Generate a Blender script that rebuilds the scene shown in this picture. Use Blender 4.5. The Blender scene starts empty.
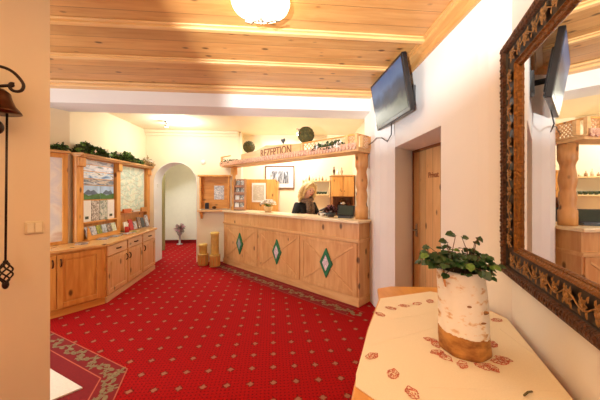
import bpy, bmesh, math, random
from mathutils import Vector, Matrix
random.seed(7)
PI = math.pi; R = math.radians
S = bpy.context.scene; COL = S.collection
def srgb(r, g, b):
    f = lambda c: (c/255/12.92) if c/255 <= .04045 else ((c/255+.055)/1.055)**2.4
    return (f(r), f(g), f(b), 1)

# ------------------------------------------------------------------ camera, world, light, exposure
CAMZ = 1.5
cd = bpy.data.cameras.new('camera'); cam = bpy.data.objects.new('camera', cd); COL.objects.link(cam)
cam.location = (0, 0, CAMZ); cam.rotation_euler = (PI/2, 0, 0)
cd.sensor_width = 36; cd.lens = 283/600*36; cd.shift_y = -7/600; cd.clip_start = .02
S.camera = cam
w = bpy.data.worlds.new('world'); S.world = w; w.use_nodes = True
w.node_tree.nodes['Background'].inputs[0].default_value = (.75, .85, 1, 1)
w.node_tree.nodes['Background'].inputs[1].default_value = .6
S.view_settings.view_transform = 'Standard'; S.view_settings.look = 'None'
S.view_settings.gamma = 1; S.view_settings.exposure = -0.1; S.view_settings.use_curve_mapping = False

def area(name, loc, target, size, power, color, size_y=None):
    l = bpy.data.lights.new(name, 'AREA'); l.energy = power; l.color = color; l.size = size
    if size_y: l.shape = 'RECTANGLE'; l.size_y = size_y
    o = bpy.data.objects.new(name, l); COL.objects.link(o); o.location = loc
    o.rotation_euler = (Vector(target)-Vector(loc)).to_track_quat('-Z', 'Y').to_euler(); return o
def point(name, loc, power, color, rad=.06):
    l = bpy.data.lights.new(name, 'POINT'); l.energy = power; l.color = color; l.shadow_soft_size = rad
    o = bpy.data.objects.new(name, l); COL.objects.link(o); o.location = loc; return o
def spot(name, loc, target, power, color, ang, rad=.05, blend=.4):
    l = bpy.data.lights.new(name, 'SPOT'); l.energy = power; l.color = color; l.shadow_soft_size = rad
    l.spot_size = R(ang); l.spot_blend = blend
    o = bpy.data.objects.new(name, l); COL.objects.link(o); o.location = loc
    o.rotation_euler = (Vector(target)-Vector(loc)).to_track_quat('-Z', 'Y').to_euler(); return o
WARM = (1, .80, .55); NEUT = (.97, .97, .90); DAY = (.82, .90, 1)
point('hall_lamp_light', (-.27, 1.95, 2.52), 8, NEUT, .12)
point('back_hall_lamp_light', (-2.3, 5.3, 2.62), 34, NEUT, .06)
area('reception_ceiling_light', (-.2, 5.7, 2.8), (-.2, 5.6, 0), .9, 60, NEUT)
area('rear_fill_light', (-.35, -2.4, 1.55), (-.2, 4, 1.2), 1.5, 14, (.88, .94, 1), 1.5)  # added fill light, set at the made-up rear window
area('entrance_daylight', (-4.0, 1.6, 1.4), (1.0, 3.1, 1.3), 1.2, 85, DAY, 1.9)
area('corridor_daylight', (-3.7, 7.4, 2.3), (-2.6, 6.3, 0), .8, 40, (.92, .96, 1))
spot('photo_flash', (-.93, -1.4, 1.15), (-.85, .35, 2.86), 1550, (.95, .98, 1), 80, .014, .25)

# ------------------------------------------------------------------ mesh helpers
class MB:
    def __init__(s): s.v = []; s.f = []; s.m = []; s.cur = 0; s.smooth = []; s.sm = False; s.M = Matrix()
    def add(s, vs, fs):
        o = len(s.v); s.v += [tuple(s.M @ Vector(p)) for p in vs]
        for f in fs: s.f.append([i+o for i in f]); s.m.append(s.cur); s.smooth.append(s.sm)
        return s
    def box(s, x0, x1, y0, y1, z0, z1):
        v = [(x, y, z) for z in (z0, z1) for y in (y0, y1) for x in (x0, x1)]
        return s.add(v, [(0,2,3,1),(4,5,7,6),(0,1,5,4),(2,6,7,3),(0,4,6,2),(1,3,7,5)])
    def cbox(s, x, y, z, a, b, c): return s.box(x-a/2, x+a/2, y-b/2, y+b/2, z-c/2, z+c/2)
    def bar(s, p, q, w, h, up=(0,0,1)):
        p = Vector(p); q = Vector(q); d = (q-p).normalized(); n = d.cross(Vector(up)).normalized(); u = n.cross(d)
        v = [c + n*a*w/2 + u*b*h/2 for c in (p, q) for a, b in ((-1,-1),(1,-1),(1,1),(-1,1))]
        return s.add(v, [(3,2,1,0),(4,5,6,7),(0,1,5,4),(1,2,6,5),(2,3,7,6),(3,0,4,7)])
    def prism(s, poly, z0, z1):
        n = len(poly); a = sum(poly[i][0]*poly[(i+1)%n][1]-poly[(i+1)%n][0]*poly[i][1] for i in range(n))
        if a < 0: poly = poly[::-1]
        v = [(x, y, z0) for x, y in poly]+[(x, y, z1) for x, y in poly]
        f = [tuple(range(n))[::-1], tuple(range(n, 2*n))]+[(i, (i+1)%n, n+(i+1)%n, n+i) for i in range(n)]
        return s.add(v, f)
    def vprism(s, poly, y0, y1):   # poly in x,z extruded along y
        n = len(poly); a = sum(poly[i][0]*poly[(i+1)%n][1]-poly[(i+1)%n][0]*poly[i][1] for i in range(n))
        if a < 0: poly = poly[::-1]
        v = [(x, y0, z) for x, z in poly]+[(x, y1, z) for x, z in poly]
        f = [tuple(range(n)), tuple(range(n, 2*n))[::-1]]+[((i+1)%n, i, n+i, n+(i+1)%n) for i in range(n)]
        return s.add(v, f)
    def lathe(s, prof, c=(0,0,0), n=24):
        s.sm = True; v = []; f = []
        for r, z in prof:
            for k in range(n): v.append((c[0]+r*math.cos(2*PI*k/n), c[1]+r*math.sin(2*PI*k/n), c[2]+z))
        for i in range(len(prof)-1):
            for k in range(n): f.append((i*n+k, i*n+(k+1)%n, (i+1)*n+(k+1)%n, (i+1)*n+k))
        f.append(tuple(range(n))[::-1]); f.append(tuple((len(prof)-1)*n+k for k in range(n)))
        s.add(v, f); s.sm = False; return s
    def tube(s, pts, r, n=8):
        s.sm = True; pts = [Vector(p) for p in pts]; v = []; f = []
        rr = r if isinstance(r, (list, tuple)) else [r]*len(pts)
        prev = None
        for i, p in enumerate(pts):
            d = (pts[min(i+1, len(pts)-1)]-pts[max(i-1, 0)]).normalized()
            a = prev if prev else (Vector((0,0,1)) if abs(d.z) < .9 else Vector((1,0,0)))
            n1 = (a-d*a.dot(d))
            n1 = n1.normalized() if n1.length > 1e-5 else d.orthogonal().normalized()
            prev = n1; n2 = d.cross(n1)
            for k in range(n): v.append(p+(n1*math.cos(2*PI*k/n)+n2*math.sin(2*PI*k/n))*rr[i])
        for i in range(len(pts)-1):
            for k in range(n): f.append((i*n+k, i*n+(k+1)%n, (i+1)*n+(k+1)%n, (i+1)*n+k))
        f.append(tuple(range(n))[::-1]); f.append(tuple((len(pts)-1)*n+k for k in range(n)))
        s.add(v, f); s.sm = False; return s
    def ball(s, c, r, sx=1, sy=1, sz=1, n=14, m=8):
        s.sm = True; v = []; f = []
        for i in range(m+1):
            t = PI*i/m
            for k in range(n):
                v.append((c[0]+r*sx*math.sin(t)*math.cos(2*PI*k/n), c[1]+r*sy*math.sin(t)*math.sin(2*PI*k/n), c[2]-r*sz*math.cos(t)))
        for i in range(m):
            for k in range(n): f.append((i*n+k, i*n+(k+1)%n, (i+1)*n+(k+1)%n, (i+1)*n+k))
        s.add(v, f); s.sm = False; return s
    def leaf(s, p, d, L, W, up=None):
        d = Vector(d).normalized(); p = Vector(p)
        up = Vector(up or (random.uniform(-1,1), random.uniform(-1,1), random.uniform(.2,1)))
        n = d.cross(up)
        if n.length < 1e-3: n = d.orthogonal()
        n.normalize(); u = n.cross(d)
        v = [p, p+d*L*.35+n*W/2+u*W*.12, p+d*L*.75+n*W*.38+u*W*.05, p+d*L-u*W*.15, p+d*L*.75-n*W*.38+u*W*.05, p+d*L*.35-n*W/2+u*W*.12, p+d*L*.45-u*W*.03]
        return s.add(v, [(0,1,6),(1,2,6),(2,3,6),(3,4,6),(4,5,6),(5,0,6)])
    def ring(s, pts, r, n=8):
        return s.tube(list(pts)+[pts[0]], r, n)

def FR(x, y, z=0, ang=0): return Matrix.Translation((x, y, z)) @ Matrix.Rotation(R(ang), 4, 'Z')
WM = {}
def obj(name, mb, mats, parent=None, M=None, world=False, bevel=0):
    if not isinstance(mats, (list, tuple)): mats = [mats]
    me = bpy.data.meshes.new(name); o = bpy.data.objects.new(name, me); COL.objects.link(o)
    if parent is not None:
        o.parent = parent; WM[o.name] = WM[parent.name]
    else:
        WM[o.name] = (M or Matrix()).copy(); o.matrix_world = WM[o.name]
    inv = WM[o.name].inverted()
    vs = [inv @ Vector(p) for p in mb.v] if world else mb.v
    me.from_pydata([tuple(p) for p in vs], [], mb.f)
    for m in mats: me.materials.append(m)
    for p, mi, sm in zip(me.polygons, mb.m, mb.smooth): p.material_index = min(mi, len(mats)-1); p.use_smooth = sm
    me.update()
    if bevel:
        b = o.modifiers.new('bevel', 'BEVEL'); b.width = bevel; b.segments = 2; b.limit_method = 'ANGLE'; b.angle_limit = R(50)
    return o
def tag(o, label=None, cat=None, group=None, kind=None):
    if label: o['label'] = label
    if cat: o['category'] = cat
    if group: o['group'] = group
    if kind: o['kind'] = kind
    return o
def thing(name, label, cat, M=None, group=None):
    o = bpy.data.objects.new(name, None); COL.objects.link(o); o.empty_display_size = .1
    WM[o.name] = (M or Matrix()).copy(); o.matrix_world = WM[o.name]
    return tag(o, label, cat, group)
def struct(name, mb, mat, M=None, bevel=0):
    o = obj(name, mb, mat, M=M, bevel=bevel); o['kind'] = 'structure'; return o
def text_mb(body, size, M, extrude=.002, bold=0):
    c = bpy.data.curves.new('t', 'FONT'); c.body = body; c.size = size; c.extrude = extrude; c.align_x = 'CENTER'; c.align_y = 'CENTER'; c.offset = bold
    o = bpy.data.objects.new('t', c); COL.objects.link(o); bpy.context.view_layer.update()
    me = bpy.data.meshes.new_from_object(o.evaluated_get(bpy.context.evaluated_depsgraph_get()))
    mb = MB(); mb.M = M; mb.add([v.co.copy() for v in me.vertices], [list(p.vertices) for p in me.polygons])
    bpy.data.objects.remove(o); bpy.data.curves.remove(c); bpy.data.meshes.remove(me); return mb

# ------------------------------------------------------------------ materials
def mat(name):
    m = bpy.data.materials.new(name); m.use_nodes = True; nt = m.node_tree
    return m, nt, nt.nodes['Principled BSDF']
def N(nt, t, **k):
    n = nt.nodes.new(t)
    for a, b in k.items(): setattr(n, a, b)
    return n
def ramp(nt, fac, stops):
    r = N(nt, 'ShaderNodeValToRGB'); nt.links.new(fac, r.inputs[0])
    while len(r.color_ramp.elements) > 1: r.color_ramp.elements.remove(r.color_ramp.elements[-1])
    r.color_ramp.elements[0].position = stops[0][0]; r.color_ramp.elements[0].color = stops[0][1]
    for p, c in stops[1:]:
        e = r.color_ramp.elements.new(p); e.color = c
    return r.outputs[0]
def plain(name, c, rough=.5, metal=0, noise=.06, nscale=12, bump=0, emit=0, trans=0, coat=0):
    m, nt, b = mat(name); b.inputs['Roughness'].default_value = rough; b.inputs['Metallic'].default_value = metal
    tc = N(nt, 'ShaderNodeTexCoord'); n = N(nt, 'ShaderNodeTexNoise'); n.inputs['Scale'].default_value = nscale; n.inputs['Detail'].default_value = 5
    nt.links.new(tc.outputs['Object'], n.inputs['Vector'])
    lo = tuple(x*(1-noise) for x in c[:3])+(1,); hi = tuple(min(1, x*(1+noise)) for x in c[:3])+(1,)
    nt.links.new(ramp(nt, n.outputs[0], [(.3, lo), (.7, hi)]), b.inputs['Base Color'])
    if bump:
        bp = N(nt, 'ShaderNodeBump'); bp.inputs['Strength'].default_value = bump; bp.inputs['Distance'].default_value = .02
        nt.links.new(n.outputs[0], bp.inputs['Height']); nt.links.new(bp.outputs[0], b.inputs['Normal'])
    if emit: b.inputs['Emission Color'].default_value = c; b.inputs['Emission Strength'].default_value = emit
    if trans: b.inputs['Transmission Weight'].default_value = trans
    if coat: b.inputs['Coat Weight'].default_value = coat
    return m
def wood(name, light, dark, axis='x', rough=.42, knots=True, plank=0, seam=None, kscale=2.2):
    m, nt, b = mat(name); b.inputs['Roughness'].default_value = rough; L = nt.links.new
    tc = N(nt, 'ShaderNodeTexCoord'); mp = N(nt, 'ShaderNodeMapping')
    sc = {'x': (.12, 1, 1), 'y': (1, .12, 1), 'z': (1, 1, .12)}[axis]; mp.inputs['Scale'].default_value = sc
    L(tc.outputs['Object'], mp.inputs[0])
    n1 = N(nt, 'ShaderNodeTexNoise'); n1.inputs['Scale'].default_value = 22; n1.inputs['Detail'].default_value = 6; n1.inputs['Distortion'].default_value = .6
    L(mp.outputs[0], n1.inputs['Vector'])
    n2 = N(nt, 'ShaderNodeTexNoise'); n2.inputs['Scale'].default_value = 3.2; n2.inputs['Detail'].default_value = 3; L(mp.outputs[0], n2.inputs['Vector'])
    mx = N(nt, 'ShaderNodeMath', operation='ADD'); m2 = N(nt, 'ShaderNodeMath', operation='MULTIPLY'); m2.inputs[1].default_value = .55
    L(n1.outputs[0], m2.inputs[0]); L(m2.outputs[0], mx.inputs[0])
    m3 = N(nt, 'ShaderNodeMath', operation='MULTIPLY'); m3.inputs[1].default_value = .45; L(n2.outputs[0], m3.inputs[0]); L(m3.outputs[0], mx.inputs[1])
    col = ramp(nt, mx.outputs[0], [(.36, dark), (.64, light)])
    if knots:
        mp2 = N(nt, 'ShaderNodeMapping'); mp2.inputs['Scale'].default_value = {'x': (.55, 1, 1), 'y': (1, .55, 1), 'z': (1, 1, .55)}[axis]
        L(tc.outputs['Object'], mp2.inputs[0])
        v = N(nt, 'ShaderNodeTexVoronoi'); v.inputs['Scale'].default_value = kscale*2.6; L(mp2.outputs[0], v.inputs['Vector'])
        kk = ramp(nt, v.outputs['Distance'], [(.09, (1,1,1,1)), (.17, (0,0,0,1))])
        mix = N(nt, 'ShaderNodeMix', data_type='RGBA'); L(kk, mix.inputs[0]); L(col, mix.inputs[6])
        mix.inputs[7].default_value = tuple(x*.3 for x in dark[:3])+(1,); col = mix.outputs[2]
    if plank:
        sep = N(nt, 'ShaderNodeSeparateXYZ'); L(tc.outputs['Object'], sep.inputs[0])
        dv = N(nt, 'ShaderNodeMath', operation='DIVIDE'); L(sep.outputs[seam], dv.inputs[0]); dv.inputs[1].default_value = plank
        fr = N(nt, 'ShaderNodeMath', operation='FRACT'); L(dv.outputs[0], fr.inputs[0])
        lt = N(nt, 'ShaderNodeMath', operation='LESS_THAN'); L(fr.outputs[0], lt.inputs[0]); lt.inputs[1].default_value = .004/plank
        fl = N(nt, 'ShaderNodeMath', operation='FLOOR'); L(dv.outputs[0], fl.inputs[0])
        wn = N(nt, 'ShaderNodeTexWhiteNoise', noise_dimensions='1D'); L(fl.outputs[0], wn.inputs['W'])
        hs = N(nt, 'ShaderNodeHueSaturation'); mr = N(nt, 'ShaderNodeMapRange'); mr.inputs[3].default_value = .86; mr.inputs[4].default_value = 1.08
        L(wn.outputs[0], mr.inputs[0]); L(mr.outputs[0], hs.inputs['Value']); L(col, hs.inputs['Color'])
        mix = N(nt, 'ShaderNodeMix', data_type='RGBA'); L(lt.outputs[0], mix.inputs[0]); L(hs.outputs[0], mix.inputs[6])
        mix.inputs[7].default_value = tuple(x*.3 for x in dark[:3])+(1,); col = mix.outputs[2]
    L(col, b.inputs['Base Color'])
    bp = N(nt, 'ShaderNodeBump'); bp.inputs['Strength'].default_value = .08; bp.inputs['Distance'].default_value = .01
    L(n1.outputs[0], bp.inputs['Height']); L(bp.outputs[0], b.inputs['Normal'])
    return m
def patches(name, cols, scale=(9, 9, 9), rough=.5):
    m, nt, b = mat(name); b.inputs['Roughness'].default_value = rough; L = nt.links.new
    tc = N(nt, 'ShaderNodeTexCoord'); mp = N(nt, 'ShaderNodeMapping'); mp.inputs['Scale'].default_value = scale; L(tc.outputs['Object'], mp.inputs[0])
    n = N(nt, 'ShaderNodeTexNoise'); n.inputs['Scale'].default_value = 1; n.inputs['Detail'].default_value = 6; n.inputs['Distortion'].default_value = .8; L(mp.outputs[0], n.inputs['Vector'])
    k = len(cols); L(ramp(nt, n.outputs[0], [(.3+.4*i/(k-1), c) for i, c in enumerate(cols)]), b.inputs['Base Color']); return m

P_L, P_D = srgb(232, 186, 126), srgb(208, 150, 90)
C_L, C_D = srgb(220, 166, 100), srgb(196, 136, 72)
O_L, O_D = srgb(232, 170, 88), srgb(200, 128, 54)
WX = wood('pine_horizontal', P_L, P_D, 'x'); WZ = wood('pine_upright', P_L, P_D, 'z'); WY = wood('pine_deep', P_L, P_D, 'y')
WXp = wood('pine_plain', P_L, P_D, 'x', knots=False)
CEIL = wood('ceiling_boards', C_L, C_D, 'x', rough=.4, plank=.2, seam=1, kscale=3)
CEILM = wood('ceiling_moulding', srgb(240, 196, 134), srgb(222, 168, 98), 'x', knots=False)
CROWN = wood('crown_moulding', C_L, C_D, 'y', knots=False)
OX = wood('alder_horizontal', O_L, O_D, 'x', rough=.35); OZ = wood('alder_upright', O_L, O_D, 'z', rough=.35)
DOORW = wood('door_wood', srgb(228, 182, 124), srgb(210, 156, 96), 'z', rough=.45, plank=.16, seam=0, kscale=2.5)
CREAM = plain('cream_plaster', srgb(244, 231, 200), .85, noise=.02, nscale=3, bump=.05)
WHITEW = plain('white_plaster', srgb(236, 233, 228), .8, noise=.015, nscale=3, bump=.04)
TANW = plain('sand_plaster', srgb(230, 208, 168), .85, noise=.02, nscale=3)
GREENW = plain('pale_green_plaster', srgb(238, 234, 212), .85, noise=.02)
IRON = plain('wrought_iron', srgb(52, 36, 26), .38, .7, noise=.2, nscale=40, bump=.2)
BRONZE = plain('dark_bronze', srgb(86, 52, 30), .3, .8, noise=.2, nscale=30)
BLACK = plain('black_plastic', srgb(22, 22, 24), .3)
DGREY = plain('grey_plastic', srgb(70, 72, 74), .4)
WHITE = plain('white_plastic', srgb(236, 232, 222), .4, noise=.02)
PAPER = plain('paper', srgb(236, 234, 228), .6, noise=.04, nscale=30)
CHROME = plain('brushed_metal', srgb(190, 185, 175), .25, 1, noise=.05)
GOLD = plain('antique_gold', srgb(132, 86, 32), .4, .6, noise=.35, nscale=60, bump=.5)
DARKPANEL = plain('black_green_lacquer', srgb(38, 30, 20), .35, noise=.2, nscale=20)
BARKF = plain('gnarled_brown_gilt', srgb(84, 48, 20), .5, .3, noise=.6, nscale=70, bump=1)
IVORY = plain('gilt_relief', srgb(150, 110, 60), .5, .2, noise=.3, nscale=80)
GREEN = plain('green_paint', srgb(30, 120, 78), .4, noise=.12)
PALE = patches('white_crest', [srgb(250, 244, 244), srgb(236, 222, 226), srgb(200, 170, 180), srgb(245, 240, 240)], (40, 40, 40))
LEAF = plain('dark_leaf', srgb(36, 72, 30), .4, noise=.5, nscale=18)
LEAF2 = plain('light_leaf', srgb(96, 134, 52), .45, noise=.4, nscale=18)
MOSS = plain('moss_brown_green', srgb(92, 80, 34), .8, noise=.5, nscale=30)
GARL = plain('garland_green', srgb(52, 70, 28), .6, noise=.5, nscale=20)
STEM = plain('stem_brown', srgb(92, 64, 40), .7)
PETAL = plain('cream_petal', srgb(244, 230, 214), .6)
PINK = plain('pink_petal', srgb(206, 150, 158), .6)
SKIN = plain('skin', srgb(226, 170, 142), .5, noise=.04)
HAIR = plain('blonde_hair', srgb(226, 190, 130), .5, noise=.35, nscale=60)
JACKET = plain('black_cloth', srgb(24, 22, 22), .8)
SCARF = patches('patterned_scarf', [srgb(44, 30, 28), srgb(150, 120, 96), srgb(64, 42, 36), srgb(170, 146, 120)], (50, 50, 50), .8)
REDM = plain('red_plastic', srgb(196, 30, 28), .4)
GLASSW = plain('clear_glass', srgb(240, 245, 240), .05, noise=0, trans=.9)

def emis(name, c, s):
    m, nt, b = mat(name); b.inputs['Base Color'].default_value = c; b.inputs['Emission Color'].default_value = c; b.inputs['Emission Strength'].default_value = s; return m
OPAL = emis('lit_opal_glass', srgb(255, 240, 205), 9)
BULB = emis('lit_bulb', srgb(255, 240, 205), 20)
FILLG = emis('added_window_glow', srgb(235, 242, 255), .8)  # glow for the window added behind the camera

# birch bark: white with horizontal dark lenticels, peeled brown foot
def birch():
    m, nt, b = mat('birch_bark'); L = nt.links.new; b.inputs['Roughness'].default_value = .65
    tc = N(nt, 'ShaderNodeTexCoord'); mp = N(nt, 'ShaderNodeMapping'); mp.inputs['Scale'].default_value = (9, 9, 17); L(tc.outputs['Object'], mp.inputs[0])
    n = N(nt, 'ShaderNodeTexNoise'); n.inputs['Scale'].default_value = 1; n.inputs['Detail'].default_value = 7; n.inputs['Roughness'].default_value = .6; L(mp.outputs[0], n.inputs['Vector'])
    col = ramp(nt, n.outputs[0], [(.30, srgb(96, 76, 54)), (.37, srgb(196, 150, 104)), (.42, srgb(238, 216, 186)), (.46, srgb(252, 248, 242)), (.60, srgb(250, 246, 238)), (.66, srgb(222, 180, 132)), (.72, srgb(250, 240, 226))])
    sp = N(nt, 'ShaderNodeSeparateXYZ'); L(tc.outputs['Object'], sp.inputs[0])
    ma = N(nt, 'ShaderNodeMath', operation='MULTIPLY_ADD'); L(sp.outputs[0], ma.inputs[0]); ma.inputs[1].default_value = .12; L(sp.outputs[2], ma.inputs[2])
    m2 = N(nt, 'ShaderNodeMath', operation='MULTIPLY_ADD'); L(n.outputs[0], m2.inputs[0]); m2.inputs[1].default_value = .05; L(ma.outputs[0], m2.inputs[2])
    lt = N(nt, 'ShaderNodeMath', operation='LESS_THAN'); L(m2.outputs[0], lt.inputs[0]); lt.inputs[1].default_value = .108
    w2 = ramp(nt, n.outputs[0], [(.35, srgb(138, 84, 34)), (.6, srgb(206, 150, 76))])
    mx = N(nt, 'ShaderNodeMix', data_type='RGBA'); L(lt.outputs[0], mx.inputs[0]); L(col, mx.inputs[6]); L(w2, mx.inputs[7]); L(mx.outputs[2], b.inputs['Base Color'])
    bp = N(nt, 'ShaderNodeBump'); bp.inputs['Strength'].default_value = .5; bp.inputs['Distance'].default_value = .01; L(n.outputs[0], bp.inputs['Height']); L(bp.outputs[0], b.inputs['Normal'])
    return m
BIRCH = birch()

ANG = 5.5
def carpet():
    m, nt, b = mat('red_carpet'); L = nt.links.new; b.inputs['Roughness'].default_value = .95
    b.inputs['Specular IOR Level'].default_value = .15
    tc = N(nt, 'ShaderNodeTexCoord'); sp = N(nt, 'ShaderNodeSeparateXYZ'); L(tc.outputs['Object'], sp.inputs[0])
    def M_(op, a, b_=None, c=None):
        n = N(nt, 'ShaderNodeMath', operation=op)
        for i, q in enumerate((a, b_, c)):
            if q is None: continue
            if isinstance(q, (int, float)): n.inputs[i].default_value = q
            else: L(q, n.inputs[i])
        return n.outputs[0]
    def cell(o, sp_, ph):   # signed distance to cell centre in metres
        return M_('ABSOLUTE', M_('SUBTRACT', M_('PINGPONG', M_('ADD', M_('SUBTRACT', o, ph), 60*sp_), sp_/2), 0))
    fu = cell(sp.outputs[0], .181, .005); fv = cell(sp.outputs[1], .2, .05)
    nz = N(nt, 'ShaderNodeTexNoise'); nz.inputs['Scale'].default_value = 70; nz.inputs['Detail'].default_value = 3; L(tc.outputs['Object'], nz.inputs['Vector'])
    d = M_('ADD', M_('ADD', fu, M_('MULTIPLY', fv, .95)), M_('MULTIPLY', M_('SUBTRACT', nz.outputs[0], .5), .045))
    dot = ramp(nt, d, [(.020, (1,1,1,1)), (.031, (0,0,0,1))])
    halo = M_('MULTIPLY', M_('GREATER_THAN', d, .028), M_('LESS_THAN', d, .038))
    gu = cell(sp.outputs[0], .0301, 0); gv = cell(sp.outputs[1], .0333, 0)
    mic = M_('LESS_THAN', M_('ADD', gu, gv), .0085)
    base = ramp(nt, nz.outputs[0], [(.3, srgb(140, 6, 8)), (.7, srgb(182, 14, 14))])
    def mix(f, a, c, k=1):
        x = N(nt, 'ShaderNodeMix', data_type='RGBA'); L(M_('MULTIPLY', f, k), x.inputs[0]); L(a, x.inputs[6]); x.inputs[7].default_value = c; return x.outputs[2]
    c1 = mix(mic, base, srgb(96, 4, 8), .75)
    c2 = mix(halo, c1, srgb(80, 20, 14), .7)
    c3 = mix(dot, c2, srgb(160, 122, 90), .75)
    L(c3, b.inputs['Base Color']); return m
CARPET = carpet()
BORD = plain('crimson_carpet', srgb(128, 6, 10), .95, noise=.12, nscale=60)
VINE = plain('woven_vine_green', srgb(138, 116, 80), .95, noise=.3, nscale=60)
LINE = plain('woven_line_pink', srgb(190, 92, 66), .95)
MATW = plain('pale_mat', srgb(236, 226, 208), .9, noise=.06, nscale=60, bump=.1)
CLOTH = plain('cream_linen', srgb(238, 226, 200), .85, noise=.03, nscale=200, bump=.03)
REDS = plain('red_thread', srgb(196, 100, 78), .85, noise=.2, nscale=60)
REDS2 = plain('faded_red_thread', srgb(210, 134, 106), .85, noise=.2, nscale=60)

# ------------------------------------------------------------------ structure
H = 2.85
RF = FR(0, 0, 0, ANG)              # the room's own axes
mb = MB(); mb.box(-6, 4, -4, 11, -.1, 0); struct('floor', mb, CARPET, M=RF)
def wallseg(name, p, q, m, z0=0, z1=H, t=.15):
    # wall from p to q, thickness on the right hand side of p->q
    p = Vector(p); q = Vector(q); d = (q-p).normalized(); n = Vector((d.y, -d.x))*t
    b_ = MB(); b_.prism([tuple(p), tuple(q), tuple(q+n), tuple(p+n)], z0, z1); return struct(name, b_, m)
TA = .37; MX0 = .625
mw = lambda y: (MX0+TA*y, y)
BEND = (1.235, 1.65)
# right side (thickness outward = +x): go from far to near so outward is... use polygons
def walls(name, poly, m, z0=0, z1=H): b_ = MB(); b_.prism(poly, z0, z1); return struct(name, b_, m)
walls('wall_right', [mw(-.7), BEND, (1.205, 1.72), (1.185, 1.78), (1.175, 1.87), (1.17, 2.35), (1.30, 2.36), (1.66, 2.52), (2.0, 2.5), (1.9, -.7)], WHITEW)
walls('wall_right.001', [(1.17, 2.35), (1.30, 2.36), (1.66, 2.52), (1.54, 3.82), (1.165, 3.47)], WHITEW, 2.06, H)      # lintel over the door
walls('wall_right.002', [(1.165, 3.47), (1.09, 3.53), (1.02, 3.61), (.985, 3.72), (.97, 3.9), (.97, 4.25), (1.2, 4.32), (1.62, 4.32), (1.75, 3.9), (1.52, 3.79)], WHITEW)
walls('wall_right.003', [(1.66, 2.52), (1.80, 2.52), (1.70, 3.86), (1.54, 3.80)], WHITEW, 2.06, H)
walls('wall_right.004', [(1.2, 4.25), (1.22, 6.75), (1.4, 6.75), (1.4, 4.25)], CREAM)
walls('wall_back', [(-1.42, 6.6), (1.25, 6.6), (1.25, 6.75), (-1.42, 6.75)], CREAM)
# far wall with arch, in the room's frame
import math as _m
def toR(x, y): v = RF.inverted() @ Vector((x, y, 0)); return v.x, v.y
vf = 6.33; uR = toR(-1.33, 6.24)[0]; uL = toR(-3.45, 6.0)[0]
aL = toR(-3.13, 6.03)[0]; aR = toR(-2.235, 6.12)[0]; ac = (aL+aR)/2; ar = (aR-aL)/2; sz = 2.17-ar
out = [(uL, 0), (aL, 0)] + [(ac-ar*math.cos(PI*k/24), sz+ar*math.sin(PI*k/24)) for k in range(25)] + [(aR, 0), (uR, 0), (uR, H), (uL, H)]
b_ = MB(); b_.vprism(out, vf, vf+.42); struct('wall_far', b_, CREAM, M=RF)
b_ = MB(); b_.vprism([(uR-.01, 0), (uR+.04, 0), (uR+.04, H), (uR-.01, H)], vf+.0, vf+.5); struct('wall_far.001', b_, CREAM, M=RF)
# soffit lining of arch, lighter plaster
arc = [(ac-ar*math.cos(PI*k/24), sz+ar*math.sin(PI*k/24)) for k in range(25)]
arci = [(ac-(ar-.012)*math.cos(PI*k/24), sz+(ar-.012)*math.sin(PI*k/24)) for k in range(25)]
b_ = MB(); b_.vprism([(aL, .0)]+arc+[(aR, 0), (aR-.012, 0)]+arci[::-1]+[(aL+.012, 0)], vf-.004, vf+.42); struct('trim_1', b_, WHITEW, M=RF)
# corridor behind the arch
walls('wall_corridor', [(-4.2, 8.5), (-1.6, 8.7), (-1.6, 8.85), (-4.2, 8.65)], GREENW)
walls('wall_corridor.001', [(-2.06, 6.55), (-1.9, 6.55), (-1.95, 8.7), (-2.1, 8.7)], GREENW)
walls('wall_corridor.002', [(-4.2, 6.4), (-4.1, 6.4), (-4.1, 8.6), (-4.2, 8.6)], GREENW)
b_ = MB(); b_.box(0, .07, 0, .05, 0, 2.15); struct('trim_2', b_, plain('olive_frame', srgb(150, 136, 84), .5), M=FR(-3.62, 7.4, 0, ANG))
b_ = MB(); b_.prism([(-4.09, 8.49), (-2.12, 8.645), (-2.12, 8.625), (-4.09, 8.47)], 0, .09); struct('baseboard_corridor', b_, BORD)
# left walls
walls('wall_left', [(-3.72, 3.0), (-3.2, 3.93), (-3.3, 6.15), (-3.6, 6.15), (-3.7, 3.9), (-4.2, 3.1)], CREAM)
walls('wall_left.001', [(-3.72, 3.0), (-4.3, 2.6), (-4.45, 2.7), (-4.2, 3.1)], CREAM)
walls('wall_left.002', [(-4.3, 2.6), (-4.3, -2.6), (-4.45, -2.6), (-4.45, 2.7)], CREAM)
walls('wall_stub', [(-1.634, 1.85), (-1.74, 1.94), (-2.45, 1.22), (-2.35, 1.13)], TANW)
walls('wall_stub.001', [(-2.35, 1.13), (-2.45, 1.22), (-2.45, -2.6), (-2.35, -2.6)], TANW)
# rear wall, and a slim unseen pillar added to shade the ceiling
walls('wall_rear', [(-4.3, -2.6), (2, -2.6), (2, -2.75), (-4.3, -2.75)], WHITEW)
walls('wall_rear.001', [mw(-.7), (1.9, -.7), (1.9, -2.6), (1.75, -2.6), (1.75, -.85), (.34, -.85)], WHITEW)
b_ = MB(); b_.box(-.10, .005, -.05, .05, 0, H); struct('trim_3', b_, WZ, M=FR(-.935, -1.05, 0, 0))
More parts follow.
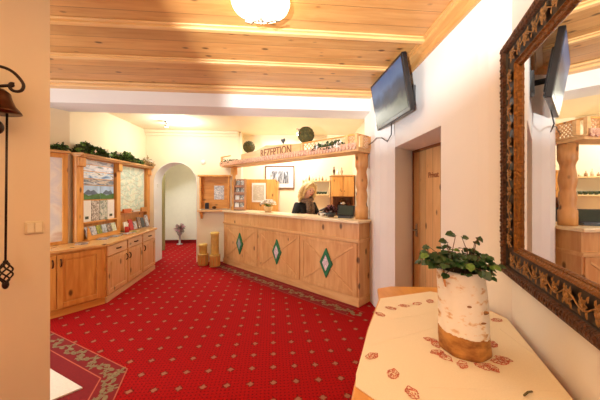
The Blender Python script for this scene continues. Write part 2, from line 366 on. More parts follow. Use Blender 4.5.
# ceilings and header beam
u0 = -4.6; u1 = toR(1.5, 3.0)[0]
b_ = MB(); b_.box(-5, 3, -4, 3.8, H, H+.1); struct('ceiling', b_, CEIL, M=RF)
b_ = MB(); b_.box(-5, 3, 3.8, 10, H, H+.1); struct('ceiling.001', b_, CREAM, M=RF)
uw = toR(1.2, 3.85)[0]
b_ = MB(); b_.box(-4.0, uw, 3.8, 4.22, 2.63, H); struct('trim_4', b_, WHITEW, M=RF)
k = 5
for v0, wd, dp in ((1.2, .05, .03), (1.78, .05, .03), (2.37, .05, .03), (2.97, .05, .03)):
    b_ = MB(); ue = toR(1.16, v0)[0]-.01
    b_.vprism([(-4.2, 0), (ue, 0), (ue, 1), (-4.2, 1)], 0, 1) if 0 else b_.box(-4.4, (ue if v0 > 1.9 else ue-.12 if v0 > 1.5 else ue-.2), v0-wd/2, v0+wd/2, H-dp, H)
    b_.box(-4.4, (ue if v0 > 1.9 else ue-.12 if v0 > 1.5 else ue-.2), v0-wd/2-.03, v0+wd/2-.02, H-dp*.45, H)
    struct('trim_%d' % k, b_, CEILM, M=RF, bevel=.006); k += 1
b_ = MB(); b_.box(-4.0, uw-.02, 3.69, 3.8, H-.05, H); b_.box(-4.0, uw-.02, 3.62, 3.69, H-.025, H); struct('trim_%d' % k, b_, CEILM, M=RF, bevel=.008); k += 1
# crown moulding along the right wall
cr = [mw(-.6), BEND, (1.18, 1.82), (1.17, 2.35), (1.165, 3.47), (1.09, 3.55), (1.02, 3.63)]
def crown(pts, w_, h_, name, m, side=-1):
    b_ = MB()
    offs = []
    for i, p in enumerate(pts):
        a = Vector(pts[max(i-1, 0)]); c = Vector(pts[min(i+1, len(pts)-1)]); d = (c-a).normalized()
        offs.append(Vector((-d.y, d.x))*(-side))
    prof = [(0, -h_), (.25*w_, -h_), (.35*w_, -.55*h_), (.75*w_, -.35*h_), (.8*w_, -.15*h_), (w_, -.12*h_), (w_, 0), (0, 0)]
    n = len(prof); V = []
    for p, o in zip(pts, offs):
        for a, z in prof: V.append((p[0]+o.x*a, p[1]+o.y*a, H+z))
    F = []
    for i in range(len(pts)-1):
        for j in range(n): F.append((i*n+j, i*n+(j+1)%n, (i+1)*n+(j+1)%n, (i+1)*n+j))
    F += [tuple(range(n)), tuple((len(pts)-1)*n+j for j in range(n))[::-1]]
    b_.add(V, F); return struct(name, b_, m)
crown(cr, .11, .10, 'trim_%d' % k, CROWN); k += 1
# cornice at far wall
b_ = MB(); b_.box(uL, uR-.02, vf-.07, vf, H-.06, H); b_.box(uL, uR-.02, vf-.035, vf, H-.12, H-.06); struct('trim_%d' % k, b_, CREAM, M=RF, bevel=.012); k += 1
# door in the right wall
dm = FR(1.60, 2.70, 0, math.degrees(math.atan2(1.10, -.085)))
# local x from near to far; viewer in the room looks along +x: use frame with x from far to near
DX0 = Vector((1.515, 3.79)); DX1 = Vector((1.60, 2.70)); dd = (DX1-DX0); dl = dd.length; dang = math.degrees(math.atan2(dd.y, dd.x))
DM = FR(DX0.x, DX0.y, 0, dang)
b_ = MB(); b_.box(.03, dl-.05, 0, .045, .01, 2.03); door = struct('door_1', b_, DOORW, M=DM)
b_ = MB(); b_.box(-.03, .03, -.02, .06, 0, 2.06); b_.box(dl-.05, dl-.01, -.02, .06, 0, 2.06); b_.box(.03, dl-.05, -.02, .06, 2.03, 2.06)
obj('door_frame', b_, wood('door_frame_wood', srgb(150, 92, 44), srgb(120, 70, 30), 'z', knots=False), parent=door)
TM = Matrix.Translation((.50, -.004, 1.71)) @ Matrix.Rotation(PI/2, 4, 'X')
obj('door_lettering', text_mb('Privat', .095, TM, .002, .001), plain('burnt_letters', srgb(160, 96, 54), .6), parent=door)
b_ = MB(); b_.tube([(.1, -.0, 1.02), (.1, -.05, 1.02), (.22, -.055, 1.02)], .009); b_.box(.075, .125, -.006, 0, .93, 1.1); obj('door_handle', b_, CHROME, parent=door)
# unseen rear window, added behind the camera to help light the room
WMx = FR(-.35, -2.58, 0, 180)
b_ = MB(); b_.box(-.85, .85, -.01, .02, .7, 2.35); win = struct('added_window', b_, FILLG, M=FR(-.35, -2.58, 0, 0))
b_ = MB()
for x in (-.85, 0, .85): b_.box(x-.035, x+.035, 0, .05, .7, 2.35)
for z in (.7, 2.35): b_.box(-.885, .885, 0, .05, z-.035, z+.035)
obj('added_window_frame', b_, WHITE, parent=win)

# carpet borders
def strip(pts, w0, w1, z, mbx):   # offset ribbon along a polyline; offsets measured to the left of the path
    L_ = []; 
    for i, p in enumerate(pts):
        a = Vector(pts[max(i-1, 0)]); b = Vector(pts[min(i+1, len(pts)-1)]); p = Vector(p)
        d1 = (p-a).normalized() if i else (b-p).normalized(); d2 = (b-p).normalized() if i < len(pts)-1 else d1
        n1 = Vector((-d1.y, d1.x)); n2 = Vector((-d2.y, d2.x)); n = (n1+n2).normalized(); k_ = 1/max(.5, n.dot(n1))
        L_.append((p+n*w0*k_, p+n*w1*k_))
    V = []; F = []
    for a, b in L_: V += [(a.x, a.y, z), (b.x, b.y, z)]
    for i in range(len(L_)-1): F.append((2*i, 2*i+1, 2*i+3, 2*i+2))
    mbx.add(V, F)
def vine(pts, wc, amp, z, mbx, lam=.22):
    P = [Vector(p) for p in pts]; s = 0; prev = []; 
    for i in range(len(P)-1):
        L_ = (P[i+1]-P[i]).length; d = (P[i+1]-P[i])/L_; n = Vector((-d.y, d.x)); t = 0
        path = []
        while t < L_:
            o = wc+amp*math.sin(2*PI*(s+t)/lam); path.append(P[i]+d*t+n*o); t += .01
        for a, b in zip(path, path[1:]):
            e = (b-a).normalized(); m_ = Vector((-e.y, e.x))*.007
            mbx.add([(*(a-m_), z), (*(b-m_), z), (*(b+m_), z), (*(a+m_), z)], [(0, 1, 2, 3)])
        t = 0
        while t < L_:
            ph = 2*PI*(s+t)/lam; c = P[i]+d*t+n*(wc+amp*math.sin(ph))
            for q in range(3):
                a_ = random.uniform(0, 2*PI); l_ = Vector((math.cos(a_), math.sin(a_))); m_ = Vector((-l_.y, l_.x))
                zz = z+random.uniform(.0003, .0015); mbx.add([(*c, zz), (*(c+l_*.02+m_*.012), zz), (*(c+l_*.045), zz), (*(c+l_*.02-m_*.012), zz)], [(0, 3, 2, 1)])
            if (int(t/lam*2) != int((t-.035)/lam*2)):
                c2 = P[i]+d*t+n*(wc-amp*.5*math.sin(ph))
                ang0 = math.atan2(d.y, d.x)
                mbx.add([(c2.x+.035*math.cos(a)*math.cos(ang0)-.018*math.sin(a)*math.sin(ang0), c2.y+.035*math.cos(a)*math.sin(ang0)+.018*math.sin(a)*math.cos(ang0), z+.0018) for a in [2*PI*j/10 for j in range(10)]], [tuple(range(10))])
            t += .035
        s += L_
path = [(-3.05, 3.25), (-1.465, 2.41), (-1.345, 2.05), (-1.28, 1.0), (-1.28, -2.4)]
b_ = MB(); b_.prism([(-3.05, 3.25), (-1.465, 2.41), (-1.345, 2.05), (-1.28, 1.0), (-1.28, -2.4), (-2.33, -2.4), (-2.33, 1.0), (-2.6, 1.0), (-4.28, 1.0), (-4.28, 2.55), (-3.75, 2.9)], .0005, .003); struct('trim_20', b_, BORD)
b_ = MB(); strip(path, 0, -.01, .0045, b_); strip(path, -.172, -.182, .0045, b_); struct('trim_21', b_, LINE)
b_ = MB(); vine(path, -.09, .045, .005, b_); struct('trim_22', b_, VINE)

# ------------------------------------------------------------------ reception counter
CR = Vector((.776, 3.72)); CL = Vector((-1.64, 6.10)); cv = CR-CL; CLN = cv.length
cang = math.degrees(math.atan2(cv.y, cv.x)); CM = FR(CL.x, CL.y, 0, cang)
fac = CM.inverted() @ Vector((.955, 3.93, 0)); fx, fy = fac.x, fac.y       # chamfered right end
# carpet border in front of counter
b_ = MB(); b_.prism([tuple((CM @ Vector(p+(0,)))[:2]) for p in ((-.05, -.02), (CLN, -.02), (CLN, -.34), (-.05, -.34))], .0005, .003); struct('trim_23', b_, BORD)
cp = [tuple((CM @ Vector(p))[:2]) for p in ((0, -.1, 0), (CLN+.15, -.1, 0))]
b_ = MB(); strip(cp, -.22, -.23, .0045, b_); strip(cp, 0, -.01, .0045, b_); struct('trim_24', b_, plain('woven_line_dark', srgb(170, 70, 60), .95))
b_ = MB(); vine(cp, -.115, .045, .005, b_); struct('trim_25', b_, VINE)

ct = thing('reception_counter', 'long pine reception counter with crossed battens and green diamonds', 'counter', CM)
DEP = .42
def cpoly(o=0, x0=0):   # plan of the counter, offset outward by o
    return [(x0, -o), (CLN+o*.45, -o), (fx+o*.9, fy-o*.3), (fx+o*.0, max(fy+.02, DEP)), (x0+.44, DEP)]
b_ = MB(); b_.prism(cpoly(0), .1, 1.095); obj('body', b_, WZ, ct)
b_ = MB(); b_.prism(cpoly(.02), 0, .1); b_.prism(cpoly(.012), .1, .115); obj('plinth', b_, WXp, ct, bevel=.004)
b_ = MB(); b_.prism(cpoly(.025), .855, .885); b_.prism(cpoly(.015), .84, .855); obj('rail', b_, WXp, ct, bevel=.004)
th = [0.06, CLN*.355, CLN*.683, CLN-.01]
for i in range(3):
    x0, x1 = th[i]+.015, th[i+1]-.015; z0, z1 = .125, .835
    pn = MB(); pn.box(x0+.05, x1-.05, -.008, 0, z0+.04, z1-.04)
    pan = obj('panel', pn, WZ if i != 1 else wood('pine_panel', P_L, P_D, 'z', kscale=3), ct)
    fr_ = MB(); fr_.box(x0, x0+.06, -.016, 0, z0, z1); fr_.box(x1-.06, x1, -.016, 0, z0, z1); fr_.box(x0+.06, x1-.06, -.016, 0, z0, z0+.05); fr_.box(x0+.06, x1-.06, -.016, 0, z1-.05, z1)
    obj('panel_frame', fr_, WZ, pan, bevel=.003)
    xb = MB(); xb.bar((x0+.06, -.015, z0+.05), (x1-.06, -.015, z1-.05), .014, .024, (0, 1, 0)) if 0 else None
    xb.bar((x0+.06, -.012, z0+.05), (x1-.06, -.012, z1-.05), .022, .01, (0, 1, 0)); xb.bar((x0+.06, -.0125, z1-.05), (x1-.06, -.0125, z0+.05), .022, .01, (0, 1, 0))
    obj('cross_batten', xb, WXp, pan)
    cx = (x0+x1)/2; cz = .49
    dm_ = lambda a, h: [(cx-a, cz), (cx, cz-h), (cx+a, cz), (cx, cz+h)]
    g = MB(); g.vprism(dm_(.115, .215), -.03, -.008); dg = obj('diamond', g, GREEN, pan, bevel=.003)
    g = MB(); g.vprism(dm_(.06, .115), -.036, -.03); obj('crest_plate', g, PALE if i else plain('silver_plate', srgb(160, 170, 175), .4), dg)
# upper band pieces
for x in (CLN*.355, CLN*.683):
    b_ = MB(); b_.box(x-.012, x+.012, -.006, 0, .885, 1.095); obj('batten', b_, WZ, ct)
b_ = MB(); b_.prism([(x, y) for x, y in cpoly(.05)], 1.097, 1.135)
wt = obj('countertop', b_, wood('pale_worktop', srgb(246, 226, 186), srgb(236, 206, 158), 'x', rough=.3, knots=False), M=CM, bevel=.006)
tag(wt, 'long pale wooden worktop lying on the reception counter', 'countertop')
# ledge on the far wall
LM = RF
lx0 = toR(-2.19, 6.1)[0]; lx1 = toR(-1.70, 6.15)[0]
ld = thing('wall_shelf', 'narrow wooden ledge with bracket left of the reception counter', 'shelf', RF @ FR(lx0, vf, 1.1, 0))
b_ = MB(); b_.box(0, lx1-lx0+.02, -.16, 0, 0, .035); obj('shelf_board', b_, WXp, ld, bevel=.004)
b_ = MB(); b_.M = Matrix.Rotation(PI/2, 4, 'Z'); b_.vprism([(0, 0), (-.13, 0), (-.1, -.05), (-.05, -.08), (-.03, -.14), (0, -.16)], -.08, -.04); obj('bracket', b_, OX, ld)

# niche box above ledge
nx0, nx1 = toR(-2.15, 6.1)[0], toR(-1.53, 6.15)[0]; nW = nx1-nx0
nb = thing('notice_cabinet', 'shallow open wooden notice box on the wall left of reception', 'notice box', RF @ FR(nx0, vf, 1.16, 0))
b_ = MB(); b_.box(0, nW, -.02, -.002, 0, .69); obj('back_panel', b_, OX, nb)
b_ = MB(); b_.box(0, .035, -.13, -.02, 0, .69); b_.box(nW-.035, nW, -.13, -.02, 0, .69); b_.box(-.03, nW+.03, -.16, -.002, .69, .725); obj('frame', b_, OZ, nb, bevel=.003)
b_ = MB(); b_.box(nW*.46, nW*.80, -.026, -.02, .2, .5); obj('notice_sheet', b_, patches('grey_print', [srgb(240, 238, 230), srgb(226, 226, 224), srgb(150, 160, 170), srgb(240, 236, 230)], (30, 30, 50)), nb)
b_ = MB(); b_.box(-.04, .04, -.012, .012, 0, .13); o = obj('picture_frame', b_, BLACK, M=RF @ FR(nx0+.15, vf-.09, 1.158, 10)); tag(o, 'small dark standing frame inside the wall notice box', 'picture frame')
b_ = MB(); b_.lathe([(.03, 0), (.045, .02), (.045, .04), (.02, .06)]); o = obj('small_bowl', b_, BRONZE, M=RF @ FR(nx0+.3, vf-.085, 1.158)); tag(o, 'small brown bowl inside the wall notice box', 'bowl')
# smoke detector, arch switch
b_ = MB(); b_.M = Matrix.Rotation(PI/2, 4, 'X'); b_.lathe([(.05, 0), (.05, .02), (.035, .035)]); o = obj('wall_sensor', b_, WHITE, M=RF @ FR(toR(-2.1, 6.1)[0], vf, 2.17)); tag(o, 'small round white sensor on the wall above the notice box', 'sensor')
b_ = MB(); b_.M = Matrix.Rotation(PI/2, 4, 'Z'); b_.box(.14, .22, -.014, 0, 0, .08); o = obj('light_switch', b_, WHITE, M=RF @ FR(aL+.012, vf, 1.62)); tag(o, 'small pale switch inside the left side of the archway', 'light switch')

# lanterns on the floor
def lantern(x, y, h, label):
    t = thing('wooden_lantern', label, 'lantern', FR(x, y, 0, 20), 'wooden floor lanterns by the wall')
    c1 = plain('straw_wood', srgb(206, 168, 88), .6)
    b_ = MB(); b_.lathe([(.095, 0), (.1, .02), (.1, .2), (.11, .215), (.11, .235), (.07, .24)]); obj('base', b_, c1, t)
    b_ = MB()
    for a in range(10):
        q = 2*PI*a/10; b_.box(.1*math.cos(q)-.008, .1*math.cos(q)+.008, .1*math.sin(q)-.008, .1*math.sin(q)+.008, .02, .2)
    obj('slat', b_, OZ, t)
    b_ = MB(); b_.lathe([(.075, .24), (.08, .26), (.08, h-.05), (.09, h-.04), (.085, h)]); obj('candle', b_, plain('yellow_wax', srgb(222, 190, 100), .5, noise=.15), t)
lantern(-2.02, 5.90, .44, 'shorter straw-coloured wooden candle lantern by the archway')
lantern(-1.745, 5.80, .70, 'taller straw-coloured wooden candle lantern beside the counter')

# post at the left, beam and turned column
bx0 = -.02
def bx(px, y=-.085):      # distance along the counter seen in direction px
    k_ = (px-300)/283; o_ = CL+Vector((-cv.y, cv.x)).normalized()*y
    return (k_*o_.y-o_.x)/(cv.x-k_*cv.y)*CLN
t = thing('carved_post', 'square carved pine post holding the left end of the sign beam', 'post', CM @ FR(.13, .17, 1.136))
b_ = MB(); b_.box(-.045, .045, -.045, .045, 0, .07); b_.lathe([(.04, .07), (.03, .1), (.045, .2), (.03, .3), (.045, .45), (.05, .6), (.03, .7), (.042, .76)], n=16); b_.box(-.05, .05, -.05, .05, .76, .913); obj('shaft', b_, OZ, t)
col_l = CM.inverted() @ Vector((.868, 3.985, 0))
t = thing('turned_column', 'thick turned pine column standing on the right end of the counter', 'column', CM @ FR(col_l.x, col_l.y, 1.136))
b_ = MB(); b_.lathe([(.088, 0), (.088, .17), (.078, .18), (.072, .22), (.078, .27), (.083, .31), (.078, .36), (.07, .39), (.068, .41), (.076, .44), (.086, .50), (.08, .57), (.07, .63), (.068, .67), (.078, .71), (.09, .735), (.092, .912)], n=28)
obj('shaft', b_, wood('column_wood', srgb(228, 172, 108), srgb(200, 136, 76), 'z', kscale=3), t)
b_ = MB(); b_.ring([(.088*math.cos(a), .088*math.sin(a), .45) for a in [2*PI*i/20 for i in range(20)]], .006); 
# beam
BM = CM @ Matrix.Translation((0, 0, 2.05))
bt = thing('sign_beam', 'pine gallery beam with lattice and carved name board above the counter', 'beam', BM)
def bpoly(o): return [(bx0-o, -.05-o), (CLN+o*.45+.02, -.05-o), (fx+o*.9+.02, fy-.05-o*.3), (fx+.02, .35), (fx-.25, .35), (CLN-.1, .27), (bx0-o, .27)]
b_ = MB(); b_.prism(bpoly(0), 0, .035); b_.prism(bpoly(.02), .035, .05); obj('bottom_board', b_, WXp, bt, bevel=.003)
# scalloped fringe
b_ = MB(); x = 0
while x < CLN:
    b_.vprism([(x, .1), (x+.055, .1), (x+.048, .03), (x+.0275, .01), (x+.007, .03)], -.105, -.09); x += .055
fd = Vector((fx-CLN, fy)); fl = fd.length; fa = math.degrees(math.atan2(fd.y, fd.x))
obj('scalloped_edge', b_, patches('rose_tinted_wood', [srgb(236, 206, 180), srgb(196, 128, 104), srgb(232, 190, 150), srgb(180, 110, 90), srgb(238, 214, 190)], (24, 24, 24)), bt)
n_ = 5
tr = MB(); tr.bar((0, -.055, .215), (bx(229), -.055, .215), .03, .02); tr.bar((bx(314), -.055, .215), (bx(347), -.055, .215), .02, .012); tr.bar((bx(344), -.055, .215), (CLN, -.055, .215), .03, .02); tr.bar((bx(300), -.055, .215), (bx(316), -.055, .215), .03, .02); tr.bar((CLN, -.055, .215), (fx+.02, fy-.05, .215), .03, .02)
obj('top_rail', tr, OX, bt)
ps = MB()
for x in (.01, bx(301), bx(346), CLN-.0): ps.box(x-.02, x+.02, -.075, -.035, .05, .225)
ps.M = Matrix.Translation((CLN, 0, 0)) @ Matrix.Rotation(R(fa), 4, 'Z'); ps.box(fl-.03, fl+.03, -.05, 0, .05, .225); ps.box(.0, .05, -.05, -.01, .05, .205) 
obj('post', ps, WX, bt, bevel=.003)
def lattice(x0, x1, z0, z1, y, mbx, step=.045):
    hgt = z1-z0; x = x0-hgt
    while x < x1:
        for s in (1, -1):
            a = (x, z0) if s == 1 else (x, z1); b = (x+hgt, z1) if s == 1 else (x+hgt, z0)
            t0 = max(0, (x0-a[0])/hgt); t1 = min(1, (x1-a[0])/hgt)
            if t1-t0 > .05:
                f = lambda t: (a[0]+(b[0]-a[0])*t, y+.003*s, a[1]+(b[1]-a[1])*t)
                mbx.bar(f(t0), f(t1), .011, .006, (0, 1, 0))
        x += step
lt = MB(); lattice(bx(346)+.02, CLN-.02, .05, .205, -.055, lt); lattice(bx(303), bx(315), .05, .205, -.055, lt, .07)
lt.M = Matrix.Translation((CLN, 0, 0)) @ Matrix.Rotation(R(fa), 4, 'Z'); lattice(.05, fl-.03, .05, .205, -.035, lt)
obj('lattice', lt, plain('rosy_lattice_wood', srgb(216, 160, 110), .5), bt)
x0, x1 = bx(241), bx(300)
nbp = MB(); nbp.vprism([(x0, .05), (x1, .05), (x1, .215), (bx(292), .225), (bx(284), .25), (bx(272), .265), (bx(266), .285), (bx(259), .245), (bx(256), .22), (x0, .2)], -.085, -.055)
nbo = obj('name_board', nbp, WX, bt, bevel=.004)
TM = Matrix.Translation(((bx(261)+bx(291))/2, -.087, .145)) @ Matrix.Rotation(PI/2, 4, 'X') @ Matrix.Diagonal((1, 1.25, 1, 1))
obj('lettering', text_mb('REZEPTION', .155, TM, .003, .001), plain('burnt_brown', srgb(128, 74, 40), .6), nbo)

# garlands and balls
def garland(name, label, M, x0, x1, rad, nl, mats, cat='garland', ends=.5, white=.06, group=None, stuff=False):
    g = MB()
    for i in range(nl):
        x = random.uniform(x0, x1); r = rad*(.75+.35*math.sin(x*7)+.2*math.sin(x*17)); a = random.uniform(-.2, PI+.2)
        p = (x, -.02+r*.8*math.cos(a)*random.random(), max(.01, r*math.sin(a)*random.uniform(.3, 1)))
        d = (random.uniform(-.7, .7), math.cos(a)+random.uniform(-.5, .5), abs(math.sin(a))+random.uniform(-.3, .5))
        g.cur = 0 if random.random() > .3 else 1
        g.leaf(p, d, rad*random.uniform(.25, .48), rad*random.uniform(.2, .36))
    g.cur = 1
    g.tube([(x0+(x1-x0)*i/20, -.02, rad*.3+.02*math.sin(i)) for i in range(21)], rad*.28, 6)
    o = obj(name, g, mats, M=M); tag(o, label, cat, group)
    if white:
        q = MB(); white *= .5
        for i in range(int(nl*white)):
            x = random.uniform(x0, x1); r = rad*.9; a = random.uniform(.2, PI)
            c = (x, -.02+r*.9*math.cos(a)*.8-.02, max(.02, r*math.sin(a)))
            for k_ in range(5): q.leaf(c, (math.cos(k_*1.257), -.4, math.sin(k_*1.257)), rad*.28, rad*.17)
        obj('blossom', q, PETAL, o)
    return o
b1 = garland('garland', 'leafy green garland with pale blossoms on the right half of the sign beam', BM @ Matrix.Translation((0, -.02, .06)), bx(313), bx(345), .10, 520, [GARL, MOSS, LEAF])
b1 = garland('garland', 'short brown-green garland at the left end of the sign beam', BM @ Matrix.Translation((0, -.02, .06)), .06, bx(241), .085, 240, [GARL, MOSS, LEAF], white=.03)
def topiary(x, y, z, r, label, M=BM, top=False):
    g = MB(); g.ball((0, 0, r), r*.86, n=18, m=12)
    for i in range(700):
        v = Vector((random.gauss(0, 1), random.gauss(0, 1), random.gauss(0, 1))).normalized(); t_ = v.orthogonal().normalized()
        g.cur = random.choice((0, 0, 1)); g.leaf(Vector((0, 0, r))+v*r*.82, v*.6+Matrix.Rotation(random.uniform(0, 6.28), 3, v) @ t_, r*.24, r*.14, up=v)
    o = obj('topiary_ball', g, [MOSS, plain('olive_leaf', srgb(70, 70, 30), .7, noise=.4)], M=M @ Matrix.Translation((x, y, z))); tag(o, label, 'topiary ball', 'moss balls on the sign beam'); return o
topiary(bx(249, .05), .05, .225, .125, 'round brown-green leafy ball left of the carved name board')
topiary(bx(306, .05), .05, .225, .14, 'larger dark green leafy ball right of the carved name board')
b_ = MB(); b_.tube([(0, 0, 0), (0, 0, .03)], .008); b_.vprism([(0, .02), (.045, .07), (.03, .1), (0, .085), (-.03, .1), (-.045, .07)], -.012, .012)
o = obj('heart_ornament', b_, plain('dark_grey_paint', srgb(70, 66, 66), .5), M=BM @ Matrix.Translation((bx(282.5), -.07, .245))); tag(o, 'small dark heart ornament on top of the name board', 'ornament')

# brochure rack on counter
bm_ = CM @ FR(.38, .15, 1.136, 33)
t = thing('brochure_rack', 'tiered brown brochure rack on the left end of the counter', 'brochure rack', bm_)
b_ = MB()
for s in (-1, 1): b_.box(s*.115-.006, s*.115+.006, -.03, .06, 0, .66)
for i in range(4): b_.box(-.11, .11, -.06+.02*i, .1, .02+.155*i, .035+.155*i); b_.box(-.11, .11, -.06+.02*i, -.05+.02*i, .035+.155*i, .07+.155*i)
b_.box(-.11, .11, .09, .1, 0, .66); obj('frame', b_, wood('dark_rack_wood', srgb(186, 130, 84), srgb(150, 100, 60), 'z', knots=False), t)
for i in range(4):
    for s in (-1, 1):
        b_ = MB(); b_.M = Matrix.Translation((s*.055, -.03+.02*i, .037+.155*i)) @ Matrix.Rotation(R(-10), 4, 'X'); b_.box(-.045, .045, -.006, .006, 0, .125)
        o = obj('brochure', b_, [PAPER, patches('leaflet_%d%d' % (i, s+1), [srgb(240, 240, 236), srgb(200, 190, 170), srgb(90, 110, 120), srgb(230, 225, 220)], (30, 30, 30))][random.random() > .4], M=bm_)
        lv = ['bottom', 'second lowest', 'second highest', 'top'][i]; tag(o, 'pale brochure in the %s tier of the counter rack, %s side' % (lv, 'left' if s < 0 else 'right'), 'brochure', 'brochures in the counter rack')

# flower arrangement on counter
fm = CM @ FR(1.26, .2, 1.136)
t = thing('potted_flowers', 'cream poinsettia-like flowers in a pale pot on the counter', 'flowers', fm)
b_ = MB(); b_.lathe([(.06, 0), (.085, .1), (.09, .11), (.075, .11)]); obj('pot', b_, plain('gilt_pot', srgb(226, 190, 140), .4), t)
b_ = MB(); b2 = MB()
for i in range(26):
    a = random.uniform(0, 2*PI); e = random.uniform(.1, 1.3); c = Vector((.14*math.cos(a)*math.cos(e), .1*math.sin(a)*math.cos(e), .13+.1*math.sin(e)))
    b2.tube([(0, 0, .09), c], .003, 5)
    for k_ in range(6): b_.leaf(c, (math.cos(k_*1.05), math.sin(k_*1.05), .3), .05, .03)
obj('blossom', b_, PETAL, t); obj('stem', b2, LEAF2, t)

# monitor and things near the right end
def onct(xpx, back, z=1.136, ang=0):
    # a point on the counter seen in direction xpx, "back" metres behind its front line
    k_ = (xpx-300)/283; o_ = CL + Vector((-cv.y, cv.x)).normalized()*back
    t_ = (k_*o_.y-o_.x)/(cv.x-k_*cv.y); p = o_+cv*t_; return FR(p.x, p.y, z, ang)
mm = onct(345, .2, 1.136, -25)
t = thing('cash_screen', 'dark tilted cash register screen on the counter beside the column', 'screen', mm)
b_ = MB(); b_.M = Matrix.Rotation(R(-28), 4, 'X'); b_.box(-.125, .125, -.015, .02, .03, .20); obj('housing', b_, BLACK, t, bevel=.008)
b_ = MB(); b_.M = Matrix.Rotation(R(-28), 4, 'X'); b_.box(-.108, .108, -.018, -.0155, .045, .187); obj('display', b_, plain('dark_glass', srgb(58, 74, 68), .2), t)
b_ = MB(); b_.box(-.1, .1, -.03, .12, 0, .03); b_.bar((0, .06, .02), (0, .08, .15), .06, .03, (0, 1, 0)); obj('stand', b_, DGREY, t, bevel=.004)
t = thing('flower_bowl', 'dark bowl with pink and brown dried flowers left of the cash screen', 'flower bowl', onct(331, .24))
b_ = MB(); b_.lathe([(.05, 0), (.07, .04), (.08, .07), (.07, .07)]); obj('bowl', b_, DGREY, t)
b_ = MB()
for i in range(220):
    v = Vector((random.gauss(0, 1), random.gauss(0, 1), abs(random.gauss(0, 1)))).normalized(); b_.cur = random.choice((0, 0, 0, 1)); b_.leaf(Vector((0, 0, .07))+v*.06, v, .06, .035)
obj('foliage', b_, [plain('dark_brown_leaf', srgb(84, 50, 36), .7, noise=.3), PINK], t)
b_ = MB(); b_.lathe([(.028, 0), (.034, .03), (.04, .05), (.036, .05), (.03, .01)], n=16); b_.tube([(.036, 0, .04), (.06, 0, .035), (.055, 0, .015), (.033, 0, .012)], .005, 6)
o = obj('coffee_cup', b_, WHITE, M=onct(322, .2)); tag(o, 'small white cup on the counter in front of the receptionist', 'cup')
t = thing('desk_telephone', 'grey desk telephone on the counter behind the white cup', 'telephone', onct(326, .36, 1.136, -40))
b_ = MB(); b_.M = Matrix.Rotation(R(12), 4, 'X'); b_.box(-.09, .09, -.09, .09, .02, .06); obj('base', b_, DGREY, t, bevel=.008)
b_ = MB(); b_.bar((-.06, -.08, .08), (-.06, .08, .11), .045, .03); obj('handset', b_, BLACK, t, bevel=.01)

# ------------------------------------------------------------------ behind the counter
t = thing('tall_cabinet', 'plain pine cabinet with rounded top behind the left of the counter', 'cabinet', FR(-1.24, 6.19, 0, 0))
b_ = MB(); b_.vprism([(0, 0), (.76, 0), (.76, 1.74), (.70, 1.80), (.06, 1.80), (0, 1.74)], 0, .4); obj('body', b_, OZ, t, bevel=.004)
b_ = MB(); b_.box(.5, .505, -.004, 0, .05, 1.78); obj('door_gap', b_, plain('shadow_gap_wood', srgb(150, 100, 50), .6), t)
b_ = MB(); b_.box(.17, .47, -.01, -.002, 1.30, 1.72); b_.cur = 1; b_.box(.2, .44, -.013, -.01, 1.34, 1.68)
o = obj('framed_notice', b_, [WHITE, patches('notice_print', [srgb(226, 214, 190), srgb(190, 176, 150), srgb(226, 214, 190)], (20, 20, 40))], M=FR(-1.22, 6.189)); tag(o, 'pale framed notice on the tall cabinet behind the counter', 'notice')
t = thing('framed_photo', 'wide framed grey landscape picture on the wall behind reception', 'picture', FR(-.81, 6.59, 1.6, 0))
b_ = MB(); b_.box(0, .68, -.025, 0, 0, .025); b_.box(0, .68, -.025, 0, .505, .53); b_.box(0, .025, -.025, 0, .025, .505); b_.box(.655, .68, -.025, 0, .025, .505); obj('frame', b_, wood('brown_frame', srgb(120, 76, 44), srgb(90, 54, 30), 'x', knots=False), t)
b_ = MB(); b_.box(.025, .655, -.012, 0, .025, .505); obj('mount', b_, PAPER, t)
b_ = MB(); b_.box(.12, .56, -.015, -.012, .12, .41); obj('print', b_, patches('grey_trees', [srgb(30, 30, 34), srgb(90, 92, 96), srgb(170, 174, 180), srgb(220, 222, 226)], (30, 9, 6)), t)
t = thing('wall_shelf', 'pale two-tier wall shelf behind the receptionist', 'shelf', FR(.06, 6.6, 1.45, 0))
b_ = MB()
for z in (0, .31): b_.box(0, .62, -.2, 0, z, z+.022)
for x in (0, .605): b_.box(x, x+.018, -.2, 0, -.05, .35)
obj('board', b_, wood('pale_shelf', srgb(240, 214, 160), srgb(226, 190, 130), 'x', knots=False), t)
for i in range(7):
    b_ = MB(); h_ = .07+.03*((i*5) % 3); b_.lathe([(.022, 0), (.024, h_*.5), (.008, h_*.75), (.009, h_)], n=12)
    o = obj('bottle', b_, [plain('pale_glass', srgb(210, 190, 160), .2), plain('amber_glass', srgb(150, 110, 70), .2)][i % 2], M=FR(.14+.075*i, 6.5, 1.782)); tag(o, ['leftmost small pale', 'second small amber', 'third small pale', 'middle small amber', 'fifth small pale', 'sixth small amber', 'rightmost small pale'][i]+' bottle on the upper board of the wall shelf', 'bottle', 'small bottles on the upper shelf')
for i in range(6):
    b_ = MB(); b_.lathe([(.02, 0), (.035, .03), (.038, .06), (.03, .06)], n=12)
    o = obj('mug', b_, plain('dark_mug', srgb(60, 70, 44), .4), M=FR(.26+.065*i, 6.5, 1.472)); tag(o, ['leftmost', 'second', 'third', 'fourth', 'fifth', 'rightmost'][i]+' of the dark green cups on the lower board of the wall shelf', 'cup', 'dark cups on the lower shelf')
t = thing('back_counter', 'low wooden sideboard along the wall behind reception', 'sideboard', FR(-.3, 6.1, 0, 0))
b_ = MB(); b_.box(0, 1.44, .0, .49, 0, .96); obj('body', b_, OX, t, bevel=.004)
b_ = MB(); b_.box(-.02, 1.48, -.03, .49, .96, 1.0); obj('worktop', b_, WXp, t, bevel=.004)
